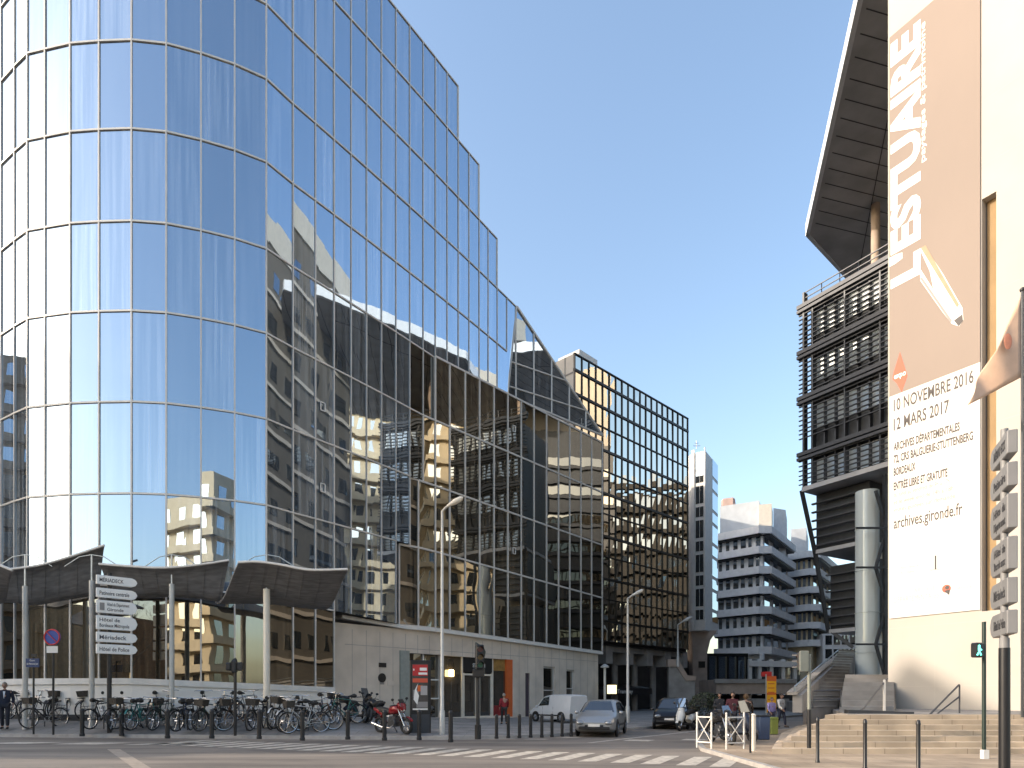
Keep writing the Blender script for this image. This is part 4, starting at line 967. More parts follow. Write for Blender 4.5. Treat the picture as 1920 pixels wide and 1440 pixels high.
# bollards
def make_bollard(name, h, r, label, group):
    t = thing(name, label, 'bollard', (0,0,0), group)
    b = MB(); b.tube([(0,0,-.05),(0,0,.04),(0,0,.06),(0,0,h-.10)], [r*1.25,r*1.25,r,r], 14); b.build('post', M['black'], t, smooth=True)
    b = MB(); b.tube([(0,0,h-.10),(0,0,h-.085),(0,0,h-.07),(0,0,h-.02),(0,0,h)], [r*1.12,r*1.18,r*1.05,r*.9,r*.4], 14); b.build('cap', M['black'], t, smooth=True)
    return t
near = {154:'in front of the no-parking sign',228:'just right of the arrow signpost',314:'left of the second canopy post',397:'beneath the joint of the two canopies',486:'left of the pale end post of the canopy',567:'in front of the silver city bicycle',652:'in front of the parked scooters',721:'in front of the red motorcycle',786:'in front of the advertising column',845:'right of the tall white lamp',
 931:'left of the person in red',953:'before the feet of the person in red',974:'before the orange shop panel',995:'before the plum door',1016:'below the rear of the white van',1035:'below the middle of the white van',1054:'below the front wheel of the white van',1071:'beside the silver car'}
first = None
for x, y in ((154,1367),(228,1372),(314,1382),(397,1382),(486,1383),(567,1386),(652,1384),(721,1386),(786,1385),(845,1389),(931,1383),(953,1382),(974,1382),(995,1381),(1016,1381),(1035,1380),(1054,1379),(1071,1379)):
    lab = 'black kerbside bollard '+near[x]
    p = foot(x, y)
    if first is None: o = first = make_bollard('bollard', 1.02, .075, lab, 'black bollards along the left kerb')
    else: o = copy_tree(first)
    if x > 900: o.scale = (.8,.8,.82)
    o['label'] = lab; move(o, p)
first = None
for x, y, lab in ((1533,1430,'slim dark post right of the signal pole, before the cream steps'),(1622,1443,'slim dark post at the middle of the cream steps'),(1722,1448,'slim dark post below the foot of the white slab')):
    p = Vector((0,0,0)); d = (CAMH-.1)*FPX/(y-HOR); p = Vector(G(x,d)+(.1,))
    if first is None: o = first = make_bollard('slim_post', 1.06, .038, lab, 'slim posts along the right kerb')
    else: o = copy_tree(first)
    o['label'] = lab; move(o, p)
# tall street lamps
def lamp(label, x, ytop, ybase, d, arm, rr, z0=None, head_m=None):
    z0 = zs((x-CX)/FPX*d, d) if z0 is None else z0; p = Vector(G(x, d)+(z0,)); zt = Zat(ytop, d)
    t = thing('street_lamp', label, 'street lamp', p, 'white street lamps')
    b = MB(); b.tube([p, (p.x,p.y,z0+.9), (p.x,p.y,z0+.95), (p.x,p.y,zt)], [rr*1.5,rr*1.4,rr,rr*.62], 12); b.build('pole', M['lamp_grey'], t, smooth=True)
    b = MB(); e = Vector((p.x+arm, p.y-.15, zt+arm*.62)); b.tube([(p.x,p.y,zt-.02), (p.x+arm*.5,p.y-.08,zt+arm*.34), e], rr*.6, 8); b.build('arm', M['lamp_grey'], t, smooth=True)
    b = MB(); u = Vector((.85,-.2,.42)).normalized()
    b.tube([e-u*.1, e+u*.1, e+u*arm*.8, e+u*arm*1.7, e+u*arm*2.0], [rr*.7, arm*.26, arm*.38, arm*.30, arm*.06], 12); b.build('lamp_head', head_m or M['cream_paint'], t, smooth=True)
    return t
lamp('tall pale street lamp rising in front of the glazed shop', 829, 958, 1377, 24.6, .30, .075)  # cream head holds sunlight in its colour; the other heads are lamp grey
lamp('pale street lamp behind the silver car', 1177, 1122, 1352, 36, .30, .085, .13, M['lamp_grey'])
lamp('farthest street lamp, standing by the sloping grey wall', 1271, 1171, 1250, 58, .45, .09, Zat(1250,58), M['lamp_grey'])
p = Vector(G(1134,46)+(.13,)); t = thing('bollard_lamp', 'slim lit garden lamp with a mushroom cap beside the dark block', 'lamp', p)
b = MB(); b.cyl(p, (p.x,p.y,Zat(1252,46)), .09, n=10); b.build('pole', M['cream_paint'], t, smooth=True)
b = MB(); z = Zat(1252,46); b.tube([(p.x,p.y,z),(p.x,p.y,z+.1),(p.x,p.y,z+.28)], [.30,.30,.06], 14); b.build('cap', M['lamp_grey'], t, smooth=True)
p = P(1147,1300,52); t = thing('lit_sign_box', 'small glowing yellow sign box under the dark block', 'sign', p)
b = MB(); b.box((p.x,p.y,p.z+.32), (.75,.2,.7)); b.build('lit_panel', mat('lit_yellow', (.9,.75,.35), .5, 0, .3, 4, emit=1.2), t)
b = MB(); b.box((p.x,p.y+.03,p.z+.32), (.85,.2,.8)); b.build('frame', M['black'], t)
b = MB(); b.bar((p.x,p.y+.03,.13), (p.x,p.y+.03,p.z+.1), .1); b.build('post', M['black'], t)

# ------------------------------------------------------------------ wavy canopies over the bicycles
def canopy(label, near, far, d0, d1, m, group='wavy shelter roofs over the bicycle stand', sag=0.):
    t = thing('wavy_canopy', label, 'canopy', P(near[0][0], 1350, d0), group)
    def pl(tab, u):
        n = len(tab)-1; i = min(n-1, int(u*n)); f = u*n-i
        def cr(k):
            p0, p1, p2, p3 = tab[max(0,i-1)][k], tab[i][k], tab[i+1][k], tab[min(n,i+2)][k]
            return .5*((2*p1)+(-p0+p2)*f+(2*p0-5*p1+4*p2-p3)*f*f+(-p0+3*p1-3*p2+p3)*f**3)
        return cr(0), cr(1)
    NU, NV = 24, 8; top = []; bot = []
    for i in range(NU+1):
        for j in range(NV+1):
            u, v = i/NU, j/NV; (x0,y0),(x1,y1) = pl(near,u), pl(far,u); d = lerp(d0,d1,v); e = v*v*(3-2*v)
            q0, q1 = P(x0,y0,d0), P(x1,y1,d1); q = q0.lerp(q1, v); q.z = lerp(q0.z, q1.z, e)-sag*math.sin(math.pi*v)
            bot.append(q); top.append(q+Vector((0,0,.09)))
    b = MB(); n = NV+1; k = len(bot); fs = []
    for i in range(NU):
        for j in range(NV):
            a = i*n+j; fs += [(a,a+1,a+n+1,a+n),(k+a,k+a+n,k+a+n+1,k+a+1)]
    for i in range(NU):
        for j in (0, NV): a = i*n+j; fs.append((a,a+n,k+a+n,k+a))
    for j in range(NV):
        for i in (0, NU): a = i*n+j; fs.append((a,a+1,k+a+1,k+a))
    b.add(bot+top, fs); b.build('shell', m, t, smooth=True)
    b = MB(); b.tube([bot[i*n]+Vector((0,-.02,.05)) for i in range(NU+1)], .05, 6); b.build('edge_trim', M['mullion'], t)
    b = MB()
    for i in range(2, NU, 3):
        b.tube([bot[i*n+j]-Vector((0,0,.012)) for j in range(NV+1)], .008, 4)
    b.build('rib', M['canopy'], t)
    return t
M['canopy'] = mat('canopy_boards', (.165,.16,.16), .55, 0, .3, 2.0, .3, 14, stretch=(1,6,1))
canopy('wavy dark canopy at the right end of the bicycle stand', [(447,1057),(485,1056),(530,1062),(580,1071),(652,1070)], [(404,1131),(460,1131),(510,1132),(560,1138),(606,1142)], 24.4, 27.4, M['canopy'], sag=.35)
canopy('wavy dark canopy in the middle of the bicycle stand', [(186,1060),(240,1064),(300,1067),(360,1063),(430,1053)], [(215,1123),(260,1122),(310,1120),(360,1122),(412,1128)], 25.9, 27.2, M['canopy'], sag=.1)
canopy('wavy canopy with a raised peak at its right end', [(-45,1080),(10,1071),(70,1063),(120,1050),(196,1025)], [(-40,1132),(20,1130),(65,1135),(120,1126),(184,1116)], 26.0, 27.3, M['canopy'], sag=.1)
canopy('dark canopy cut by the left edge, nearest of all', [(-160,1030),(-100,1034),(-50,1045),(-20,1055),(24,1072)], [(-120,1135),(-80,1140),(-40,1146),(-15,1140),(10,1128)], 22.4, 25.0, M['canopy'])
for x, yt, d, lab in ((47,1122,26.0,'pale canopy post at the left, behind the blue street plate'),(172,1112,26.0,'pale canopy post just left of the arrow signpost'),(322,1118,26.2,'pale canopy post under the middle canopy'),(500,1128,25.6,'thick pale canopy post under the right canopy')):
    X = (x-CX)/FPX*d; z0 = zs(X,d); t = thing('canopy_post', lab, 'post', (X,d,z0), 'posts carrying the canopies'); b = MB()
    r_ = .13 if x == 500 else .10
    b.cyl((X,d,z0), (X,d,Zat(yt,d)+.5), r_, n=14); b.build('post', M['cream_paint'] if x == 500 else M['lamp_grey'], t, smooth=True)
    b = MB(); b.tube([(X,d,Zat(yt,d)+.4),(X,d,Zat(1040,d))], .035, 6); b.tube([(X-1.1,d,Zat(1062,d)),(X-.5,d,Zat(1044,d)),(X,d,Zat(1040,d)),(X+.5,d,Zat(1044,d)),(X+1.1,d,Zat(1062,d))], .02, 6); b.build('tie_rod', M['steel'], t)

# ------------------------------------------------------------------ arrow signs
def arrow_sign(p, q, z0, z1, th, n, text, par, m, tm, tip=.16, lines=None, lead=.1):
    """arrow-ended box: p = blunt end, q = tip, plan points; n = direction the face looks to"""
    p, q = Vector(p+(0,)), Vector(q+(0,)); u = (q-p); L = u.length; u.normalize(); h = z1-z0
    o = [(0,z0),(L-tip,z0),(L-tip*.35,z0+h*.14),(L,z0+h*.5),(L-tip*.35,z1-h*.14),(L-tip,z1),(0,z1)]
    b = MB(); b.ext([p+u*s+Vector((0,0,z)) for s, z in o], -n*th); s_ = b.build('arrow_panel', m, par, bevel=.012)
    ls = lines or [text]; k = len(ls)
    for i, l in enumerate(ls):
        hh = h*.42 if k == 1 else h*.26
        zz = z0+h*.5-hh*.5 if k == 1 else z0+h*(.58-.40*i)
        right = n.cross(Vector((0,0,1))); xd = u if u.dot(Vector((0,0,1)).cross(n)) > 0 else -u
        st = p+u*lead if xd.dot(u) > 0 else p+u*(L-tip-.04)
        wmax = L-tip-.1-lead; wd = min(wmax, len(l)*hh*.62)
        if xd.dot(u) < 0: st = p+u*(min(L-tip, wd+.1))
        text_fit('lettering', l, st+n*.004+Vector((0,0,zz)), xd, (0,0,1), wd, hh, tm, s_, .01, .004)
    return s_
SG = [(1077,1094),(1101,1119),(1124,1148),(1153,1179),(1184,1203),(1207,1225)]
pA_, qA_ = G(181,24.9), G(258,25.9); uu = (Vector(qA_+(0,))-Vector(pA_+(0,))).normalized(); nn = Vector((uu.y,-uu.x,0))
fp = foot(205,1364); pz = fp.z
sp = thing('arrow_signpost', 'white stacked arrow direction signs on a black post before the canopy', 'signpost', (fp.x,25.4,pz))
b = MB(); b.cyl((G(205,25.35)[0],25.35,pz), (G(205,25.35)[0],25.35,Zat(1075,25.35)), .085, n=14); b.build('post', M['black'], sp, smooth=True)
words = [['MÉRIADECK'],['Patinoire centrale'],['Hôtel du Département','Gironde'],['Hôtel de','Bordeaux Métropole'],['Mériadeck'],['Hôtel de Police']]
M['sign_white'] = mat('sign_white', (.86,.84,.80), .5, 0, .03)
for (ya, yb), wl_ in zip(SG, words): arrow_sign(pA_, qA_, Zat(yb,24.9), Zat(ya,24.9), .14, nn, None, sp, M['sign_white'], M['ink'], .2, wl_, .36 if len(wl_) > 1 and wl_[1] == 'Gironde' else .1)
b = MB(); o = Vector(G(187,24.96)+(0,)); b.ext([o+nn*.004+Vector((0,0,Zat(1143,24.9))), o+uu*.16+nn*.004+Vector((0,0,Zat(1143,24.9))), o+uu*.16+nn*.004+Vector((0,0,Zat(1129,24.9))), o+nn*.004+Vector((0,0,Zat(1129,24.9)))], nn*.004); b.build('pictogram', M['ink_grey'], sp)
SG2 = [(806,850),(866,911),(925,990),(1005,1067),(1082,1131),(1143,1188)]
pB_, qB_ = (7.35,9.5), (7.78,10.42); uu2 = (Vector(qB_+(0,))-Vector(pB_+(0,))).normalized(); n2_ = Vector((-uu2.y,uu2.x,0))
sp2 = thing('arrow_signpost', 'tall grey stack of six arrow signs on a thick black post at the right edge', 'signpost', (7.53,9.75,.1))
M['sign_grey'] = mat('sign_grey_paint', (.20,.20,.205), .5, 0, .06); M['sign_txt'] = mat('sign_text_grey', (.045,.045,.05), .6, 0, 0)
b = MB(); b.cyl((7.54,9.8,.1), (7.54,9.8,Zat(1215,9.8)), .075, n=16); b.build('post', M['black'], sp2, smooth=True)
b = MB(); b.cyl((7.54,9.8,Zat(1215,9.8)), (7.54,9.8,Zat(805,9.8)), .052, n=14); b.cyl((7.54,9.8,Zat(1218,9.8)), (7.54,9.8,Zat(1196,9.8)), .068, n=14); b.build('sleeve', M['sign_grey'], sp2, smooth=True)
for (ya, yb), wl_ in zip(SG2, [['MÉRIADECK'],['Patinoire'],['Hôtel du','Département'],['Hôtel de','Bordeaux'],['Mériadeck'],['Hôtel de Police']]): arrow_sign(pB_, qB_, Zat(yb,9.5), Zat(ya,9.5), .13, n2_, None, sp2, M['sign_grey'], M['sign_txt'], .16, wl_)

# ------------------------------------------------------------------ small traffic signs on the left
fp = foot(100,1366); t = thing('no_parking_sign', 'round blue no-parking sign with a white plate below on a black pole', 'road sign', fp); d = fp.y
M['blue'] = mat('sign_blue', (.03,.06,.30), .5, 0, .05); M['red'] = mat('sign_red', (.50,.03,.03), .5, 0, .05)
b = MB(); b.cyl(fp, (fp.x,d,Zat(1182,d)), .04, n=10); b.build('pole', M['black'], t, smooth=True)
c = Vector((fp.x, d-.06, Zat(1195,d))); b = MB(); b.disc(c, .32, (0,1,0), .03, 24); b.build('disc', M['blue'], t)
b = MB(); b.torus(c+Vector((0,-.02,0)), .29, .03, (0,1,0), 28, 6); b.bar(c+Vector((-.2,-.02,.2)), c+Vector((.2,-.02,-.2)), .05, .02); b.build('red_ring', M['red'], t)
b = MB(); b.box((fp.x,d-.06,Zat(1218,d)), (.42,.03,.26)); b.build('plate', M['white'], t)
fp = foot(63,1370); d = fp.y; t = thing('street_name_sign', 'small dark blue street name plate on a thin black pole', 'street sign', fp)
b = MB(); b.cyl(fp, (fp.x,d,Zat(1226,d)), .035, n=10); b.build('pole', M['black'], t, smooth=True)
b = MB(); b.box((fp.x,d-.05,Zat(1243,d)), (.52,.03,.34)); pl_ = b.build('plate', mat('plate_blue', (.02,.04,.12), .4, 0, .05), t)
for i, l in enumerate(('Cours','du Maréchal Juin')): text_fit('lettering', l, Vector((fp.x-(.10 if i == 0 else .22),d-.067,Zat(1240,d)-.13*i)), (1,0,0), (0,0,1), .2 if i == 0 else .44, .07, M['white'], pl_)
b = MB(); b.box((fp.x+.05,d-.05,Zat(1229,d)), (.22,.03,.12)); b.build('plate', M['black'], t)

# ------------------------------------------------------------------ traffic lights
def signal_head(t, c, w_, h, facing, lit=None, hoods=True):
    f = Vector(facing).normalized(); yaw = math.atan2(f.y, f.x)+math.pi/2
    b = MB(); b.box(c, (w_, .20, h), yaw); b.build('housing', M['black'], t, bevel=.03)
    for i, k in enumerate(('red','amber','green')):
        q = Vector(c)+Vector((0,0,h*(.31-.31*i)))+f*.105; b = MB(); b.disc(q, w_*.34, f, .02, 16)
        b.build('lens', mat('lens_'+k, {'red':(.10,.01,.01),'amber':(.12,.06,.01),'green':(.01,.09,.05)}[k], .2, 0, 0), t)
        b = MB(); side = Vector((f.y,-f.x,0)); N_ = 9
        pts = [q+side*w_*.37*math.cos(math.pi*a/(N_-1))+Vector((0,0,w_*.37*math.sin(math.pi*a/(N_-1)))) for a in range(N_)]
        vs = pts+[p+f*.16 for p in pts]; b.add(vs, [(a,a+1,N_+a+1,N_+a) for a in range(N_-1)]); b.build('hood', M['black'], t)
fp = foot(896,1386); d = fp.y; t = thing('traffic_light', 'dark traffic light with a big backing board in front of the shop door', 'traffic light', fp)
b = MB(); b.cyl(fp, (fp.x,d,Zat(1215,d)), .065, n=12); b.tube([fp,(fp.x,d,fp.z+.5)], .11, 12); b.build('pole', M['black'], t, smooth=True)
M['signal_grey'] = mat('signal_board', (.055,.065,.06), .5, 0, .1)
b = MB(); b.ext([P(891,1204,d-.1),P(893,1204,d-.1),P(907,1213,d-.1),P(911,1222,d-.1),P(907,1240,d-.1),P(910,1262,d-.1),P(901,1270,d-.1),P(888,1262,d-.1),P(892,1245,d-.1)], (0,.06,0)); b.build('backing_board', M['signal_grey'], t, bevel=.01)
signal_head(t, P(899,1232,d-.25), .28, .85, (.25,-.9,0)); b = MB(); b.box(P(897,1262,d-.2), (.40,.22,.30)); b.build('small_head', M['black'], t, bevel=.03)
fp = foot(441,1369); d = fp.y; t = thing('traffic_light', 'low black signal post with side-by-side heads before the white plinth', 'traffic light', fp)
b = MB(); b.cyl(fp, (fp.x,d,Zat(1240,d)), .055, n=12); b.build('pole', M['black'], t, smooth=True)
for dx, hh in ((-.20,.30),(.0,.46),(.22,.32)): b = MB(); b.box((fp.x+dx,d-.08,Zat(1250,d)), (.19,.22,hh)); b.build('signal_head', M['black'], t, bevel=.04)
b = MB(); b.cyl((fp.x,d,Zat(1240,d)), (fp.x-.05,d,Zat(1236,d)), .09, n=10); b.build('cap', M['black'], t)
d = 17.2; X = G(1517,d)[0]; t = thing('traffic_light', 'two-tone traffic light pole left of the cream steps', 'traffic light', (X,d,.1))
M['pole_green'] = mat('grey_green_paint', (.20,.21,.18), .5, 0, .08)
b = MB(); b.cyl((X,d,.1), (X,d,Zat(1330,d)), .055, n=12); b.build('lower_pole', M['black'], t, smooth=True)
b = MB(); b.cyl((X,d,Zat(1330,d)), (X,d,Zat(1226,d)), .045, n=12); b.build('upper_pole', M['pole_green'], t, smooth=True)
signal_head(t, (X-.16,d+.05,Zat(1240,d)), .20, .52, (-.5,.85,0)); b = MB(); b.box((X-.16,d-.06,Zat(1240,d)), (.24,.03,.56)); b.build('backing_board', M['pole_green'], t, bevel=.01)
d = 15.7; X = G(1845,d)[0]; t = thing('pedestrian_light', 'thin pole with a lit green pedestrian light before the white slab', 'pedestrian light', (X,d,.1))
b = MB(); b.cyl((X,d,.1), (X,d,Zat(1166,d)), .045, n=12); b.build('pole', mat('dark_green_paint', (.015,.03,.025), .4, 0, .1), t, smooth=True)
c = P(1833,1219,d-.12); b = MB(); b.box(c, (.24,.20,.36), .25); b.build('housing', M['black'], t, bevel=.03)
gm = mat('lit_green_man', (.12,.9,.70), .5, 0, 0, emit=1.6); b = MB(); cc = P(1836,1219,d-.235)
b.disc(cc+Vector((0,0,.10)), .028, (0,1,0), .01, 12); b.bar(cc+Vector((0,0,.07)), cc+Vector((0,0,-.02)), .05, .02); b.bar(cc+Vector((0,0,-.02)), cc+Vector((-.045,0,-.12)), .03, .02); b.bar(cc+Vector((0,0,-.02)), cc+Vector((.045,0,-.12)), .03, .02); b.bar(cc+Vector((-.01,0,.06)), cc+Vector((.06,0,0)), .022, .02); b.build('green_figure', gm, t)
b = MB(); b.box((X,d-.02,.2), (.13,.13,.24)); b.build('base', M['white'], t)

# ------------------------------------------------------------------ advertising column
d = gd(790,1374); z0 = .13; t = thing('advertising_panel', 'tall black advertising panel with a red and grey poster on the pavement', 'advertising panel', Vector(G(790,d)+(z0,)))
a0, a1 = Vector(G(769,d-.1)+(0,)), Vector(G(808,d+.1)+(0,)); ua = (a1-a0).normalized(); na = Vector((ua.y,-ua.x,0)); La = (a1-a0).length; zt = Zat(1238,d)
def A_(s, z, o=0.): return a0+ua*s*La+na*o+Vector((0,0,z))
def abox(s0, s1, z0_, z1_, o0, o1, nm, m, bev=0):
    b = MB(); b.hexa([A_(s0,z0_,o1),A_(s1,z0_,o1),A_(s1,z0_,o0),A_(s0,z0_,o0),A_(s0,z1_,o1),A_(s1,z1_,o1),A_(s1,z1_,o0),A_(s0,z1_,o0)]); return b.build(nm, m, t, bevel=bev)
hz = zt-z0; abox(0,1,z0,zt,-.22,0,'case',M['black'],.015); abox(.06,.94,z0+.05,z0+hz*.27,.002,.012,'base_panel',mat('charcoal_panel',(.045,.05,.06),.4,0,.1))
M['poster'] = mat('poster_dark', (.07,.06,.055), .3, 0, .4, 2.5)
abox(.09,.86,z0+hz*.32,z0+hz*.95,.002,.012,'poster',M['poster'])
for s0_, s1_, a_, c_, m_ in ((.12,.84,.79,.94,'red'),(.40,.82,.805,.835,'ink_white'),(.46,.80,.86,.90,'ink_white'),(.12,.84,.70,.755,'ink_red'),(.12,.84,.33,.35,'ink_white'),(.50,.82,.53,.655,'ink_pale'),(.14,.42,.50,.60,'ink_grey'),(.14,.20,.86,.885,'ink_white'),(.30,.84,.36,.44,'ink_grey'),(.35,.60,.58,.66,'orange')):
    abox(s0_,s1_,z0+hz*a_,z0+hz*c_,.013+.001*s0_,.018+.001*s0_,'printed_patch',M[m_])
b = MB(); b.ext([A_(.16,z0+hz*.47,.02),A_(.34,z0+hz*.40,.02),A_(.42,z0+hz*.52,.02),A_(.30,z0+hz*.60,.02),A_(.38,z0+hz*.69,.02),A_(.22,z0+hz*.60,.02)], na*.003); b.build('printed_patch', M['ink_white'], t)

# ------------------------------------------------------------------ flag
d = 19.; X = G(1917,d)[0]; t = thing('flag', 'pale orange flag hanging from a tall pole in front of the white slab', 'flag', (X,d,1.05))
b = MB(); b.cyl((X,d,1.0), (X,d,Zat(545,d)), .04, n=10); b.ell((X,d,Zat(543,d)), (.07,.07,.07)); b.build('pole', M['dark_metal'], t, smooth=True)
M['flag'] = mat('flag_cloth', (.62,.42,.30), .8, 0, .12, 2.)
NUu, NVv = 14, 10; vs = []
A1, A2, A3, A4 = P(1914,556,d), P(1914,708,d), P(1808,764,d-.2), P(1832,716,d-.1)
for i in range(NUu+1):
    for j in range(NVv+1):
        u, v = i/NUu, j/NVv; top = A1.lerp(A4, u); bo = A2.lerp(A3, u); q = top.lerp(bo, v); q.y += .16*math.sin(u*9+v*3)*u; q.z -= .25*math.sin(math.pi*u)*(1-v)*.4
        vs.append(q)
b = MB(); b.add(vs, [(i*(NVv+1)+j, (i+1)*(NVv+1)+j, (i+1)*(NVv+1)+j+1, i*(NVv+1)+j+1) for i in range(NUu) for j in range(NVv)]); fo = b.build('cloth', M['flag'], t, smooth=True)
sm = fo.modifiers.new('thickness', 'SOLIDIFY'); sm.thickness = .012
b = MB(); b.ell(P(1890,640,d-.25), (.12,.015,.24)); b.build('emblem', mat('faded_emblem', (.48,.20,.13), .8, 0, .2, 5), t)

# ------------------------------------------------------------------ crossing barriers and posts at the corner
M['barrier'] = mat('barrier_paint', (.66,.64,.60), .45, 0, .06)
def barrier(label, x0, x1, d0, d1, cross):
    p, q = Vector(G(x0,d0)+(.1,)), Vector(G(x1,d1)+(.1,)); t = thing('pedestrian_barrier', label, 'barrier', (p+q)/2, 'pale pedestrian barriers at the corner')
    for a in (p, q): b = MB(); b.cyl(a, a+Vector((0,0,1.02)), .028, n=10); b.ell(a+Vector((0,0,1.03)), (.032,.032,.032), 10, 6); b.build('post', M['barrier'], t, smooth=True)
    b = MB(); b.bar(p+Vector((0,0,.92)), q+Vector((0,0,.92)), .035); b.build('top_rail', M['barrier'], t)
    b = MB(); b.bar(p+Vector((0,0,.18)), q+Vector((0,0,.18)), .035); b.build('bottom_rail', M['barrier'], t)
    b = MB(); b.bar(p+Vector((0,0,.18)), q+Vector((0,0,.92)), .02); b.build('brace', M['barrier'], t)
    b = MB(); b.bar(p+Vector((0,0,.92)), q+Vector((0,.02,.18)), .02); b.build('brace', M['barrier'], t)
barrier('pale crossed barrier in front of the motorcyclist', 1362, 1395, 18.4, 18.6, 1)
barrier('leftmost pale crossed barrier beside the road edge', 1307, 1334, 19.0, 18.6, 1)
for x, d, r_, h, m_, lab in ((1412,17.9,.075,1.0,'cream_paint','thick white post at the end of the corner barriers'),(1407,17.3,.03,1.06,'black','thin dark post in front of the thick white post')):
    p = Vector(G(x,d)+(.1,)); t = thing('corner_post', lab, 'post', p); b = MB(); b.cyl(p, p+Vector((0,0,h)), r_, n=12); b.build('post', M[m_], t, smooth=True)
    b = MB(); b.ell(p+Vector((0,0,h)), (r_*1.1,r_*1.1,r_*.6), 12, 6); b.build('cap', M[m_], t, smooth=True)
# vertical yellow banner, bins
d = 40.; X = G(1446,d)[0]; t = thing('banner_flag', 'upright orange and yellow banner flag on a pole by the walkway', 'banner', (X,d,.1))
M['yellow'] = mat('banner_yellow', (.85,.42,.02), .6, 0, .08, 2); 
b = MB(); b.cyl((X-.32,d,.1), (X-.32,d,Zat(1264,d)), .04, n=8); b.build('pole', M['steel'], t, smooth=True)
b = MB(); b.box((X,d,(Zat(1336,d)+Zat(1268,d))/2), (.62,.03,Zat(1268,d)-Zat(1336,d))); b.build('cloth', M['yellow'], t)
for ya, yb, m_ in ((1268,1277,'orange'),(1299,1303,'orange')): b = MB(); b.box((X,d,(Zat(ya,d)+Zat(yb,d))/2), (.628,.036,Zat(ya,d)-Zat(yb,d))); b.build('printed_band', M[m_], t)
for k in range(5):
    y = 1282+8*k+(6 if k > 2 else 0); b = MB(); b.box((X,d,Zat(y,d)), (.40,.034,.06)); b.build('printed_line', M['orange'], t)
b = MB(); b.bar(P(1429,1264,41), P(1445,1264,41), .35, .3); b.build('red_sign', M['red'], t)
for x, d, w_, h, m_, lab in ((1430,22.5,.40,.80,mat('bin_blue',(.06,.09,.16),.5,0,.1),'dark blue bin behind the thick white post'),(1449,25.5,.34,.62,mat('bin_green',(.28,.32,.07),.5,0,.1),'small olive green bin below the yellow banner')):
    p = Vector(G(x,d)+(.1,)); t = thing('litter_bin', lab, 'bin', p); b = MB(); b.box(p+Vector((0,0,h/2)), (w_*.9,w_*.85,h), .1, taper=1.1); b.build('body', m_, t, bevel=.03)
    b = MB(); b.box(p+Vector((0,0,h+.035)), (w_*1.04,w_*1.0,.07), .1, taper=.85); b.build('lid', M['black'] if w_ > .35 else m_, t, bevel=.02)
# round dark hedge planter at the street corner
p = Vector(G(1322,31)+(.1,)); t = thing('clipped_shrub', 'dark clipped round shrub in a planter at the street corner', 'shrub', p)
b = MB(); b.box(p+Vector((0,0,.25)), (1.0,1.0,.5), .2, taper=1.08); b.build('planter', M['concrete'], t, bevel=.03)
b = MB(); r2 = random.Random(3)
for k in range(1500):
    a = Vector((r2.gauss(0,1), r2.gauss(0,1), r2.gauss(0,1))).normalized()*(.62+.16*r2.random()**.5); c = p+Vector((a.x,a.y,a.z*.85+1.05)); u = Vector((r2.gauss(0,1),r2.gauss(0,1),r2.gauss(0,1))).normalized()*.05; v = u.orthogonal().normalized()*.03
    b.add([c-u,c+v,c+u,c-v], [(0,1,2,3)])
b.build('foliage', mat('dark_foliage', (.03,.04,.02), .8, 0, .5, 9), t)
